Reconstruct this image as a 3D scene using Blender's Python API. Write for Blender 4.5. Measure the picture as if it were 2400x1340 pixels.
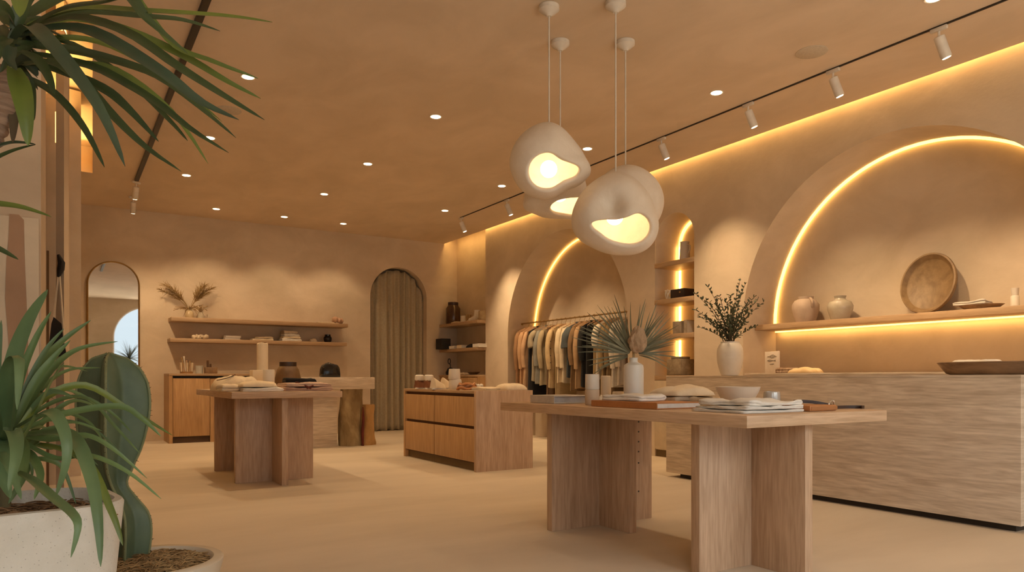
import bpy, bmesh, math, random
from mathutils import Vector, Matrix, noise
for o in list(bpy.data.objects): bpy.data.objects.remove(o, do_unlink=True)
SC = bpy.context.scene
COL = SC.collection
PI = math.pi
# ---------------------------------------------------------------- camera
FPX, CX, HY, EYE = 1695.0, 1200.0, 885.0, 1.0
TH = math.atan(1060/FPX)
FW = (math.sin(TH), math.cos(TH)); RT = (math.cos(TH), -math.sin(TH))
cam = bpy.data.cameras.new('camera'); camo = bpy.data.objects.new('camera', cam); COL.objects.link(camo)
camo.location = (0, 0, EYE); camo.rotation_euler = (PI/2, 0, -TH)
cam.sensor_width = 36; cam.lens = 36*FPX/2400; cam.shift_y = (HY-670)/2400; cam.clip_start = .02
SC.camera = camo
# ---------------------------------------------------------------- look, sky
SC.view_settings.view_transform = 'Standard'; SC.view_settings.look = 'None'
SC.view_settings.gamma = 1; SC.view_settings.use_curve_mapping = False
SC.view_settings.exposure = EXPOSURE = 0.0
SC.cycles.max_bounces = 8; SC.cycles.diffuse_bounces = 5; SC.cycles.transparent_max_bounces = 12
SC.cycles.sample_clamp_indirect = 4.0
WARM = (1, .70, .39)
LEDC = (1, .57, .17)
P_DOWN, P_BACK, P_SPOT, P_COVE, P_PEND = 56, 41, 145, 52, 5
E_LED, E_SKY = 4.4, 8.5
w = bpy.data.worlds.new('sky'); SC.world = w; w.use_nodes = True
# overcast daylight: pale blue near the skyline, brighter and more neutral overhead, warm ground glow added below to lift the ceiling
_nt = w.node_tree; _bg = _nt.nodes['Background']
_tc = _nt.nodes.new('ShaderNodeTexCoord'); _sx = _nt.nodes.new('ShaderNodeSeparateXYZ'); _nt.links.new(_tc.outputs['Generated'], _sx.inputs[0])
_mr = _nt.nodes.new('ShaderNodeMapRange'); _mr.inputs[1].default_value = -1; _mr.inputs[2].default_value = 1; _nt.links.new(_sx.outputs['Z'], _mr.inputs[0])
_cr = _nt.nodes.new('ShaderNodeValToRGB'); _nt.links.new(_mr.outputs[0], _cr.inputs['Fac']); _nt.links.new(_cr.outputs['Color'], _bg.inputs[0])
_e = _cr.color_ramp.elements
_e[0].position = 0; _e[0].color = (.46, .40, .32, 1); _e[1].position = 1; _e[1].color = (1, .96, .90, 1)
for _p, _c in ((.47, (.40, .355, .29, 1)), (.50, (.105, .12, .13, 1)), (.56, (.11, .128, .142, 1)), (.66, (.60, .60, .58, 1)), (.78, (.95, .92, .86, 1))):
    _q = _e.new(_p); _q.color = _c
_bg.inputs[1].default_value = E_SKY
CEIL = 3.62; XE = 6.38; XW = 6.44; XB = 7.0; YB = 12.7; YF = -2.0; XL = -2.4
WINDOWS = [(2.55, 1.06, 2.35), (-.7, 1.05, 2.35), (5.0, .95, 2.35)]   # centre, half width, springing height
for i, (cx, r, zs) in enumerate(WINDOWS):
    l = bpy.data.lights.new('window_portal', 'AREA'); l.shape = 'RECTANGLE'; l.size = 2*r; l.size_y = zs+r-.1
    l.cycles.is_portal = True
    o = bpy.data.objects.new('window_portal', l); COL.objects.link(o)
    o.location = (cx, YF-.25, (zs+r)/2+.05); o.rotation_euler = (PI/2, 0, 0)
def led_area(name, loc, rot, sx, sy, watts, col=LEDC):
    l = bpy.data.lights.new(name, 'AREA'); l.shape = 'RECTANGLE'; l.size = sx; l.size_y = sy; l.energy = watts; l.color = col
    o = bpy.data.objects.new(name, l); COL.objects.link(o); o.location = loc; o.rotation_euler = rot
    return o
# the cove strip lies above the ceiling edge along the long wall and shines down the wall through the gap
led_area('cove_light', (XE+.02, (YF+YB)/2, CEIL+.10), (0, math.radians(-14), 0), .05, YB-YF-.1, P_COVE)
# ---------------------------------------------------------------- placing helpers
def dep(x, y): return x*FW[0]+y*FW[1]
def ratio(px):
    a = (px-CX)/FPX
    return (FW[0]+a*RT[0])/(FW[1]+a*RT[1])
def gx(px, Y): return ratio(px)*Y
def gy(px, X): return X/ratio(px)
def W(n, x, y): return n*dep(x, y)/FPX
def zat(py, x, y): return EYE+(HY-py)/FPX*dep(x, y)
def at(px, py, d):
    a = (px-CX)/FPX; b = (HY-py)/FPX
    return Vector(((FW[0]+a*RT[0])*d, (FW[1]+a*RT[1])*d, EYE+b*d))
# ---------------------------------------------------------------- materials
MATS = {}
def _n(nt, t, **k):
    n = nt.nodes.new(t)
    for a, v in k.items(): setattr(n, a, v)
    return n
def mat(name, c1, c2=None, scale=6, rough=.7, bump=0, stretch=(1, 1, 1), detail=5, lo=.35, hi=.65, metal=0, bscale=None, trans=0, spec=None, sss=0, rings=0, subdiv=None):
    if name in MATS: return MATS[name]
    m = bpy.data.materials.new(name); m.use_nodes = True; nt = m.node_tree; b = nt.nodes['Principled BSDF']
    b.inputs['Roughness'].default_value = rough; b.inputs['Metallic'].default_value = metal
    if spec is not None: b.inputs['Specular IOR Level'].default_value = spec
    if trans: b.inputs['Transmission Weight'].default_value = trans
    if c2 is None: c2 = tuple(v*.86 for v in c1)
    tc = _n(nt, 'ShaderNodeTexCoord'); mp = _n(nt, 'ShaderNodeMapping'); mp.inputs['Scale'].default_value = stretch
    nt.links.new(tc.outputs['Object'], mp.inputs['Vector'])
    nz = _n(nt, 'ShaderNodeTexNoise'); nz.inputs['Scale'].default_value = scale; nz.inputs['Detail'].default_value = detail
    nz.inputs['Roughness'].default_value = .6; nz.inputs['Distortion'].default_value = .4 if not rings else 1.2
    nt.links.new(mp.outputs['Vector'], nz.inputs['Vector'])
    rp = _n(nt, 'ShaderNodeValToRGB')
    rp.color_ramp.elements[0].position = lo; rp.color_ramp.elements[0].color = (*c2, 1)
    rp.color_ramp.elements[1].position = hi; rp.color_ramp.elements[1].color = (*c1, 1)
    nt.links.new(nz.outputs['Fac'], rp.inputs['Fac']); out = rp.outputs['Color']
    if rings:
        n2 = _n(nt, 'ShaderNodeTexNoise'); n2.inputs['Scale'].default_value = scale*rings; n2.inputs['Detail'].default_value = 3
        nt.links.new(mp.outputs['Vector'], n2.inputs['Vector'])
        r2 = _n(nt, 'ShaderNodeValToRGB'); r2.color_ramp.elements[0].position = .3; r2.color_ramp.elements[1].position = .62
        r2.color_ramp.elements[0].color = (.72, .68, .64, 1); r2.color_ramp.elements[1].color = (1, 1, 1, 1)
        nt.links.new(n2.outputs['Fac'], r2.inputs['Fac'])
        mx = _n(nt, 'ShaderNodeMix', data_type='RGBA', blend_type='MULTIPLY'); mx.inputs['Factor'].default_value = .7
        nt.links.new(out, mx.inputs['A']); nt.links.new(r2.outputs['Color'], mx.inputs['B']); out = mx.outputs['Result']
    nt.links.new(out, b.inputs['Base Color'])
    if bump:
        bn = _n(nt, 'ShaderNodeTexNoise'); bn.inputs['Scale'].default_value = bscale or scale*6; bn.inputs['Detail'].default_value = 4
        nt.links.new(mp.outputs['Vector'], bn.inputs['Vector'])
        bu = _n(nt, 'ShaderNodeBump'); bu.inputs['Strength'].default_value = bump; bu.inputs['Distance'].default_value = .01
        nt.links.new(bn.outputs['Fac'], bu.inputs['Height']); nt.links.new(bu.outputs['Normal'], b.inputs['Normal'])
    MATS[name] = m
    return m
def glow(name, col, s):
    if name in MATS: return MATS[name]
    m = bpy.data.materials.new(name); m.use_nodes = True; b = m.node_tree.nodes['Principled BSDF']
    b.inputs['Base Color'].default_value = (.8, .7, .5, 1)
    b.inputs['Emission Color'].default_value = (*col, 1); b.inputs['Emission Strength'].default_value = s
    MATS[name] = m; return m
PLASTER = mat('plaster', (.66, .545, .415), (.56, .455, .335), 1.6, .92, .12, bscale=26, stretch=(1, 1, 1.4))
CEILM = mat('ceiling_plaster', (.74, .60, .455), (.64, .515, .38), 1.3, .93, .06, stretch=(1.2, .7, 1), bscale=18)
FLOORM = mat('microcement', (.66, .565, .445), (.55, .465, .36), .9, .55, .04, stretch=(.45, 1.6, 1), detail=8, bscale=14)
WHITEP = mat('white_paint', (.72, .66, .58), None, 8, .5)
DARKM = mat('dark_metal', (.022, .016, .013), None, 8, .45)
BRASS = mat('brass', (.42, .28, .12), None, 12, .35, metal=.9)
def woodm(name, c1, c2, st, rough=.5): return mat(name, c1, c2, 2.6, rough, .05, stretch=st, detail=6, lo=.33, hi=.66, rings=4.5)
OAKV = woodm('oak_upright', (.60, .42, .285), (.47, .315, .20), (7, 7, .55))
OAKY = woodm('oak_lengthwise', (.60, .42, .28), (.49, .33, .205), (7, .5, 9))
TOPM = woodm('oak_tabletop', (.64, .45, .30), (.53, .36, .225), (.6, .6, 9))
OAKX = woodm('oak_crosswise', (.60, .42, .28), (.49, .33, .205), (.5, 7, 9))
HONV = woodm('honey_veneer_upright', (.55, .34, .165), (.45, .265, .115), (6, 6, .4))
SHELFY = woodm('shelf_oak_lengthwise', (.50, .34, .20), (.42, .275, .155), (7, .5, 9))
SHELFX = woodm('shelf_oak_crosswise', (.50, .34, .20), (.42, .275, .155), (.5, 7, 9))
WALNUT = woodm('dark_turned_wood', (.30, .185, .095), (.20, .115, .055), (3, 3, 5))
TRAV = mat('travertine', (.74, .635, .51), (.53, .43, .325), 3.2, .45, .06, stretch=(.5, .5, 5.5), detail=10, lo=.32, hi=.64, rings=3.6)
LED = glow('led_glow', (1, .53, .125), E_LED)
LENS = glow('lamp_lens', (1, .82, .55), 14)
BULB = glow('bulb_glow', (1, .72, .40), 12)
SHADE = mat('paper_clay', (.83, .755, .66), (.75, .665, .56), 5, .9, .25, bscale=60)
CERW = mat('white_ceramic', (.76, .71, .63), (.70, .64, .55), 6, .4)
CERG = mat('glazed_stoneware', (.50, .45, .36), (.42, .36, .27), 5, .22)
STONE = mat('greige_stone', (.42, .35, .27), (.30, .245, .185), 9, .85, .3)
CREAM = mat('cream_cotton', (.80, .68, .50), (.74, .61, .44), 16, .95, .25, bscale=120)
WHITEC = mat('white_cotton', (.82, .79, .74), (.76, .72, .66), 16, .95, .25, bscale=120)
BEIGEC = mat('beige_wool', (.62, .52, .40), (.54, .44, .33), 20, .95, .3, bscale=150)
PINKC = mat('rose_linen', (.58, .40, .31), (.50, .33, .25), 20, .95, .3, bscale=150)
BLACKC = mat('black_cloth', (.018, .016, .016), None, 20, .9)
TAN = mat('tan_leather', (.50, .21, .07), (.42, .165, .05), 12, .5, .1)
BROWN = mat('brown_glaze', (.13, .065, .03), (.08, .038, .018), 7, .35)
BLACK = mat('black_gloss', (.012, .011, .012), None, 7, .12)
PAPER = mat('paper_pages', (.70, .67, .62), (.62, .58, .53), 30, .8, stretch=(1, 1, 20))
CANDLE = mat('candle_wax', (.80, .69, .52), (.76, .64, .46), 5, .6)
LEAFM = mat('strap_leaf', (.095, .15, .045), (.05, .09, .03), 3.5, .42, .04)
LEAFL = mat('fresh_strap_leaf', (.16, .21, .035), (.09, .135, .03), 3.5, .42)
LEAFB = mat('blue_green_leaf', (.105, .165, .075), (.06, .105, .05), 3.5, .42)
LOWM = mat('green_strap_leaf', (.15, .235, .085), (.085, .15, .05), 3.5, .45, .04)
LOWB = mat('deep_green_leaf', (.135, .215, .095), (.08, .14, .06), 3.5, .45)
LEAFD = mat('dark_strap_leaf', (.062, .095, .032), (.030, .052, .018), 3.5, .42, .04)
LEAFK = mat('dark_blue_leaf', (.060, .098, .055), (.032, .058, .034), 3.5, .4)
PALM = mat('sage_palm', (.215, .205, .12), (.13, .13, .075), 6, .6)
OLIVE = mat('olive_foliage', (.065, .08, .035), (.03, .042, .02), 9, .6)
STRAW = mat('dried_straw', (.42, .28, .13), (.27, .165, .07), 12, .95)
MULCH = mat('coir_mulch', (.30, .18, .09), (.13, .07, .03), 14, .95)
SOIL = mat('dark_soil', (.10, .06, .03), (.05, .028, .014), 30, .95, .5)
GLASSM = mat('tumbler_glass', (.75, .8, .78), None, 5, .06, trans=.85)
# ---------------------------------------------------------------- mesh helpers
def nb(): return bmesh.new()
def box(bm, x0, x1, y0, y1, z0, z1, bev=0, seg=2):
    vs = [bm.verts.new(v) for v in ((x0,y0,z0),(x1,y0,z0),(x1,y1,z0),(x0,y1,z0),(x0,y0,z1),(x1,y0,z1),(x1,y1,z1),(x0,y1,z1))]
    fs = [bm.faces.new([vs[i] for i in f]) for f in ((3,2,1,0),(4,5,6,7),(0,1,5,4),(1,2,6,5),(2,3,7,6),(3,0,4,7))]
    if bev:
        es = list({e for f in fs for e in f.edges})
        bmesh.ops.bevel(bm, geom=es, offset=bev, segments=seg, affect='EDGES', profile=.5)
    return bm
def lathe(bm, prof, c=(0, 0, 0), seg=32, sx=1, sy=1):
    rings = []
    for r, z in prof:
        if r < 1e-5: rings.append([bm.verts.new((c[0], c[1], c[2]+z))])
        else: rings.append([bm.verts.new((c[0]+sx*r*math.cos(2*PI*i/seg), c[1]+sy*r*math.sin(2*PI*i/seg), c[2]+z)) for i in range(seg)])
    for a, b in zip(rings, rings[1:]):
        for i in range(seg):
            j = (i+1) % seg
            q = [a[i % len(a)], a[j % len(a)], b[j % len(b)], b[i % len(b)]]
            q = list(dict.fromkeys(q))
            if len(q) > 2:
                try: bm.faces.new(q)
                except ValueError: pass
    return bm
def tube(bm, pts, r, seg=8, sy=1):
    pts = [Vector(p) for p in pts]; n = len(pts); rings = []; up = None
    for i, p in enumerate(pts):
        t = (pts[min(i+1, n-1)]-pts[max(i-1, 0)]).normalized()
        if up is None:
            up = Vector((0, 0, 1)) if abs(t.z) < .9 else Vector((1, 0, 0))
        a = t.cross(up)
        if a.length < 1e-4: a = t.cross(Vector((0, 1, 0)))
        a.normalize(); b = a.cross(t).normalized(); up = b
        rr = r[i] if isinstance(r, (list, tuple)) else r
        rings.append([bm.verts.new(p+a*rr*math.cos(2*PI*k/seg)+b*rr*sy*math.sin(2*PI*k/seg)) for k in range(seg)])
    for A, B in zip(rings, rings[1:]):
        for k in range(seg): bm.faces.new((A[k], A[(k+1) % seg], B[(k+1) % seg], B[k]))
    bm.faces.new(rings[0][::-1]); bm.faces.new(rings[-1])
    return bm
def bez(p0, p1, p2, n=10):
    p0, p1, p2 = Vector(p0), Vector(p1), Vector(p2)
    return [p0*(1-t)**2+p1*2*t*(1-t)+p2*t*t for t in [i/n for i in range(n+1)]]
def mesh(name, bm, m, parent=None, loc=None, rz=0, ang=38, smooth=True):
    bmesh.ops.recalc_face_normals(bm, faces=bm.faces[:])
    for f in bm.faces: f.smooth = smooth
    if smooth:
        ca = math.radians(ang)
        for e in bm.edges:
            if len(e.link_faces) == 2 and e.calc_face_angle(0) > ca: e.smooth = False
    me = bpy.data.meshes.new(name); bm.to_mesh(me); bm.free(); me.materials.append(m)
    o = bpy.data.objects.new(name, me); COL.objects.link(o)
    if parent: o.parent = parent
    if loc: o.location = loc
    if rz: o.rotation_euler[2] = rz
    return o
def tag(o, label, cat, group=None, kind=None):
    o['label'] = label; o['category'] = cat
    if group: o['group'] = group
    if kind: o['kind'] = kind
    return o
def thing(name, label, cat, loc=(0, 0, 0), rz=0, group=None):
    o = bpy.data.objects.new(name, None); COL.objects.link(o); o.location = loc; o.rotation_euler = (0, 0, rz); o.empty_display_size = .05
    return tag(o, label, cat, group)
def struct(name, bm, m, smooth=False, label=None, cat=None):
    o = mesh(name, bm, m, smooth=smooth); o['kind'] = 'structure'
    if label: o['label'] = label
    if cat: o['category'] = cat
    return o
def dup(o, parent=None, **k):
    c = o.copy(); COL.objects.link(c)
    if parent: c.parent = parent
    for ch in list(o.children): dup(ch, c)
    return c
def arch(cy, r, zs, z0, n=40):
    p = [(cy-r, z0)]
    p += [(cy-r*math.cos(PI*i/n), zs+r*math.sin(PI*i/n)) for i in range(n+1)]
    return p+[(cy+r, z0)]
def holed(bm, outer, holes, f3):
    """flat wall face with openings: outlines in 2-D, f3 lifts a 2-D point into the room"""
    es = []; loops = []
    for lp in [outer]+holes:
        vs = [bm.verts.new(f3(*p)) for p in lp]; loops.append(vs)
        es += [bm.edges.new((vs[i], vs[(i+1) % len(vs)])) for i in range(len(vs))]
    bmesh.ops.triangle_fill(bm, use_beauty=True, use_dissolve=False, edges=es)
    return loops
def recess(bm, loop, off, back=True):
    """reveal running back from an opening, closed by its own rear face"""
    b = [bm.verts.new(v.co+Vector(off)) for v in loop]
    n = len(loop)
    for i in range(n): bm.faces.new((loop[i], loop[(i+1) % n], b[(i+1) % n], b[i]))
    if back: bm.faces.new(b)
    return b
# ================================================================ the room
struct('floor', box(nb(), XL-.2, XB+.4, YF-.4, YB+.6, -.1, 0), FLOORM)
bm = nb()    # ceiling: slab with a cove slot by the entrance wall, raised void above the cove gaps
sA = (.352, 10.69); kx = ratio(217)
sl = [(kx*10.69, 10.69), (kx*4.4, 4.4), (-.25, 4.4), (-.25, 10.69)]
lp = holed(bm, [(XL, YF), (XE, YF), (XE, YB), (XL, YB)], [sl], lambda x, y: (x, y, CEIL))
recess(bm, lp[1], (0, 0, .33))
box(bm, XE-.25, XB+.2, YF, YB, CEIL+.28, CEIL+.34)
box(bm, XE-.25, XE-.2, YF, YB, CEIL+.02, CEIL+.28)
box(bm, XE-.2, XE, YF, YB, CEIL+.001, CEIL+.03)
struct('ceiling', bm, CEILM)
bm = nb()    # long wall with two big arched recesses and a narrow arched niche
ALC = 11.19
A2 = arch(8.905, 1.527, 1.708, .0); A1 = arch(3.80, 1.656, 1.59, .0); NI = arch(6.521, .337, 2.70, .0, 24)
lp = holed(bm, [(YF, -.02), (ALC, -.02), (ALC, CEIL+.3), (YF, CEIL+.3)], [[(y, z+.001) for y, z in A2], [(y, z+.001) for y, z in A1], [(y, z+.001) for y, z in NI]], lambda y, z: (XW, y, z))
RIMS = [[tuple(v.co) for v in L] for L in lp[1:]]
struct('wall_right', bm, PLASTER)
for k, (rim, dx, lb) in enumerate(zip(RIMS, (XB-XW, XB-XW, .44), ('plastered arch recess behind the clothes rail', 'big plastered arch recess behind the sales counter', 'plastered narrow arched niche'))):
    bm = nb(); recess(bm, [bm.verts.new(c) for c in rim], (dx, 0, 0)); struct('trim_%d' % (k+2), bm, PLASTER, label=lb, cat='recess')  # recess shells of the long wall, kept as separate objects
XA = 6.66; bm = nb()
for q in (((XW,ALC,-.02),(XA,ALC,-.02),(XA,ALC,CEIL+.3),(XW,ALC,CEIL+.3)), ((XA,ALC,-.02),(XA,YB+.1,-.02),(XA,YB+.1,CEIL+.3),(XA,ALC,CEIL+.3))):
    bm.faces.new([bm.verts.new(v) for v in q])
struct('trim_5', bm, PLASTER, label='set-back plaster wall of the corner shelf alcove', cat='recess')  # side and back of the alcove, also part of the long wall
bm = nb()    # rear wall with the curtained arch
lp = holed(bm, [(XL, -.02), (XA+.02, -.02), (XA+.02, CEIL+.3), (XL, CEIL+.3)], [arch(5.43, .57, 2.51, .001)], lambda x, z: (x, YB, z))
recess(bm, lp[1], (0, .45, 0))
struct('wall_back', bm, PLASTER)
bm = nb()    # front wall behind the camera with its arched shop windows
holes = [arch(c, r, zs, .12) for c, r, zs in WINDOWS]
lp = holed(bm, [(XL, -.02), (XB+.2, -.02), (XB+.2, CEIL+.3), (XL, CEIL+.3)], holes, lambda x, z: (x, YF, z))
for L in lp[1:]: recess(bm, L, (0, -.22, 0), back=False)
struct('wall_front', bm, PLASTER)
for i, (c, r, zs) in enumerate(WINDOWS):
    bm = nb(); pts = [(x, YF-.1, z) for x, z in arch(c, r-.02, zs, .14)]
    tube(bm, pts+[pts[0]], .03, 6)
    fr = struct('window_%d' % (i+1), bm, WHITEP, True, label='arched shop window behind the camera', cat='window')
    bm = nb(); vs = [bm.verts.new(p) for p in pts]; f = bm.faces.new(vs)
    e = bmesh.ops.extrude_face_region(bm, geom=[f]); bmesh.ops.translate(bm, vec=(0, -.008, 0), verts=[v for v in e['geom'] if isinstance(v, bmesh.types.BMVert)])
    gm = MATS.get('window_glass')
    if not gm:
        gm = bpy.data.materials.new('window_glass'); gm.use_nodes = True; nt = gm.node_tree; nt.nodes.clear()
        out = _n(nt, 'ShaderNodeOutputMaterial'); tr = _n(nt, 'ShaderNodeBsdfTransparent'); gl = _n(nt, 'ShaderNodeBsdfGlossy'); mx = _n(nt, 'ShaderNodeMixShader')
        gl.inputs['Roughness'].default_value = .02; mx.inputs[0].default_value = .05; tr.inputs[0].default_value = (.97, .98, .98, 1)
        nt.links.new(tr.outputs[0], mx.inputs[1]); nt.links.new(gl.outputs[0], mx.inputs[2]); nt.links.new(mx.outputs[0], out.inputs[0]); MATS['window_glass'] = gm
    mesh('pane', bm, gm, fr, smooth=False)
struct('wall_street', box(nb(), XL-.1, XL, YF, YB, 0, CEIL+.3), PLASTER)
bm = nb()    # entrance-side wall: stepped plaster piers
def prism(bm, pts, z0, z1):
    a = [bm.verts.new((x, y, z0)) for x, y in pts]; b = [bm.verts.new((x, y, z1)) for x, y in pts]; n = len(pts)
    for i in range(n): bm.faces.new((a[i], a[(i+1) % n], b[(i+1) % n], b[i]))
    bm.faces.new(a[::-1]); bm.faces.new(b)
prism(bm, [(XL, 8.0), (gx(131, 8.0), 8.0), (gx(131, 8.0), 8.1), (XL, 8.1)], 0, CEIL+.3)
prism(bm, [(XL, 8.6), (gx(95, 8.6), 8.6), (gx(150, 8.55), 8.55), (gx(190, 8.6), 8.6), (gx(191, 8.7), 9.1), (XL, 9.1)], 0, CEIL+.3)
prism(bm, [(gx(131, 6.6), 6.6), (gx(150, 6.55), 6.55), (gx(160, 6.7), 6.7), (gx(164, 7.0), 7.4), (gx(131, 7.4), 7.4)], 0, CEIL+.3)
prism(bm, [(XL, 5.3), (gx(60, 5.3), 5.3), (gx(96, 5.3), 5.3), (gx(106, 5.5), 5.7), (gx(106, 5.9), 5.9), (XL, 5.9)], 0, CEIL+.3)
struct('wall_left', bm, PLASTER)
bm = nb(); box(bm, gx(109, 7.9), gx(115, 7.9), 7.88, 7.92, 0, zat(590, 0, 7.9))
struct('trim_1', bm, mat('dark_oak_door_edge', (.20, .12, .06), (.15, .09, .045), 5, .6, stretch=(5, 5, .5)))
bm = nb(); tube(bm, [at(131, 262, 5.6), at(131, 334, 5.6)], .006, 6)
tag(mesh('light_strip', bm, LED), 'thin upright glowing light strip in the gap between two plaster piers', 'light')
led_area('slot_light', (kx*10.69-.2, 10.60, CEIL+.06), (math.radians(-60), 0, 0), .34, .04, 22)
led_area('slot_light', ((kx*7.5)-.22, 7.5, CEIL+.06), (0, math.radians(160), 0), .04, 6.0, 40)
# ---------------------------------------------------------------- light strips let into the recesses
bm = nb(); tube(bm, [(XB-.026, 3.80-1.650*math.cos(PI*i/64), 1.59+1.650*math.sin(PI*i/64)) for i in range(65)], .019, 8)
tag(mesh('light_strip', bm, LED), 'glowing curved light strip round the big arch above the stone counter', 'light')
bm = nb(); tube(bm, [(XB-.028, 8.905+1.507*math.cos(PI*i/64), 1.708+1.507*math.sin(PI*i/64)) for i in range(65)], .012, 8)
tag(mesh('light_strip', bm, LED), 'glowing curved light strip in the arch over the clothes rail', 'light')
bm = nb(); xn = XW+.44-.02
tube(bm, [(xn, 6.521+.317, .2), (xn, 6.521+.317, 2.70)]+[(xn, 6.521+.317*math.cos(PI*i/30), 2.70+.317*math.sin(PI*i/30)) for i in range(1, 14)], .019, 8)
tag(mesh('light_strip', bm, LED), 'upright glowing light strip at the back of the narrow shelf niche', 'light')
led_area('niche_light', (xn-.01, 6.521+.30, 1.5), (PI/2, 0, 0), .03, 2.4, 8.0)
# ================================================================ ceiling fittings
def downlight():
    r = thing('downlight', '', 'light', group='recessed ceiling downlights')
    bm = nb(); lathe(bm, [(.048, .0), (.062, -.004), (.062, 0.001)], seg=24); mesh('trim_ring', bm, WHITEP, r)
    bm = nb(); lathe(bm, [(0, -.003), (.048, -.003)], seg=24); mesh('lens', bm, LENS, r)
    return r
d0 = None
def place_down(x, y, label, power, ang=118, blend=.75):
    global d0
    if d0 is None: o = d0 = downlight()
    else: o = dup(d0)
    o.location = (x, y, CEIL-.001); o['label'] = label
    l = bpy.data.lights.new('downlight_beam', 'SPOT'); l.energy = power; l.color = WARM; l.spot_size = math.radians(ang); l.spot_blend = blend; l.shadow_soft_size = .035
    lo = bpy.data.objects.new('downlight_beam', l); COL.objects.link(lo); lo.location = (x, y, CEIL-.02)
NR = ['first row by the windows', 'second row, level with the pendants', 'third row from the windows', 'fourth row from the windows', 'fifth row from the windows']
for xi, (x, nm) in enumerate(((1.39, 'in the line nearest the piers'), (3.2, 'in the middle line'), (5.12, 'in the line beside the thin track'))):
    for yi, y in enumerate((2.69, 4.64, 6.56, 8.45, 10.17)):
        if xi < 2 and yi < 2: continue
        place_down(x, y, 'downlight %s, %s' % (nm, NR[yi]), P_DOWN)
for x, nm in ((2.06, 'above the dried grass on the shelf'), (3.10, 'above the middle of the back wall shelves'), (4.09, 'nearest the curtained arch')):
    place_down(x, 11.95, 'small glowing downlight close to the back wall %s' % nm, P_BACK, 105, .5)
for (x, y), lb in (((5.13, 3.655), 'flat round beige speaker grille in the ceiling near the spotlight track'), ((1.40, 7.48), 'faint round speaker grille in the ceiling behind the leaf tips')):
    bm = nb(); lathe(bm, [(0, -.006), (.115, -.006), (.122, -.003), (.122, 0)], (0, 0, 0), 36)
    o = mesh('ceiling_speaker', bm, mat('speaker_grille', (.62, .535, .42), None, 60, .9, .3)); o.location = (x, y, CEIL-.0005); tag(o, lb, 'speaker')
bm = nb(); box(bm, 5.544, 5.558, 2.0, 10.47, CEIL-.012, CEIL+.004)
tag(mesh('lighting_track', bm, DARKM), 'thin dark lighting track running beside the lit wall edge', 'track')
bm = nb(); box(bm, .835, .885, 5.0, 10.72, CEIL-.03, CEIL+.004, .004)
tag(mesh('lighting_track', bm, DARKM), 'thick black lighting track behind the hanging leaves', 'track')
def spotlight():
    r = thing('track_spotlight', '', 'light', group='white track spotlights')
    bm = nb(); box(bm, -.014, .014, -.06, .06, -.028, .0, .004); mesh('adaptor', bm, WHITEP, r)
    bm = nb(); tube(bm, [(0, 0, -.03), (0, 0, -.075)], .009, 8); mesh('swivel', bm, WHITEP, r)
    a = Vector((.36, -.18, -1)).normalized(); c = Vector((0, 0, -.07))
    bm = nb(); tube(bm, [c-a*.0, c+a*.005, c+a*.155, c+a*.165], [.034, .038, .038, .034], 18); mesh('lamp_head', bm, WHITEP, r)
    bm = nb(); tube(bm, [c+a*.1655, c+a*.1675], .028, 18); mesh('lens', bm, LENS, r)
    return r
s0 = None
def place_spot(x, y, rz, label, tgt, power):
    global s0
    if s0 is None: o = s0 = spotlight()
    else: o = dup(s0)
    o.location = (x, y, CEIL-.012); o.rotation_euler = (0, 0, rz); o['label'] = label
    l = bpy.data.lights.new('spot_beam', 'SPOT'); l.energy = power; l.color = WARM; l.spot_size = math.radians(73); l.spot_blend = 1.0; l.shadow_soft_size = .03
    lo = bpy.data.objects.new('spot_beam', l); COL.objects.link(lo)
    p = Vector((x, y, CEIL-.012)); q = Vector((.36, -.18, -1)).normalized(); q.rotate(Matrix.Rotation(rz, 3, 'Z'))
    lo.location = p+Vector((0, 0, -.07))+q*.19
    lo.rotation_euler = (Vector(tgt)-lo.location).to_track_quat('-Z', 'Y').to_euler()
for y, lb in ((10.44, 'small white track spotlight at the far end of the track, by the shelf alcove'), (9.02, 'white track spotlight just past the hanging lamps, second from the shelf alcove'), (5.81, 'white track spotlight seen to the window side of the hanging lamps'),
              (4.64, 'white track spotlight beside the outer curve of the big arch'), (3.75, 'white track spotlight with its lit lens edge showing, by the round speaker grille'), (2.88, 'large white track spotlight closest to the shop window')):
    place_spot(5.55, y, 0, lb, (XW+.2, y-.35, .75 if abs(y-5.81) < .1 else .95), P_SPOT*(.9 if abs(y-5.81) < .1 else 1.05 if y > 8.5 else 1))
place_spot(.862, 10.80, 2.2, 'white spotlight at the end of the thick black track, lens glowing', (1.6, 12.6, 1.3), P_SPOT*.9)
place_spot(.90, 11.75, 2.0, 'small faint white spotlight on the ceiling just past the end of the black track', (.7, 12.6, 1.8), P_SPOT*.15)
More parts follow.
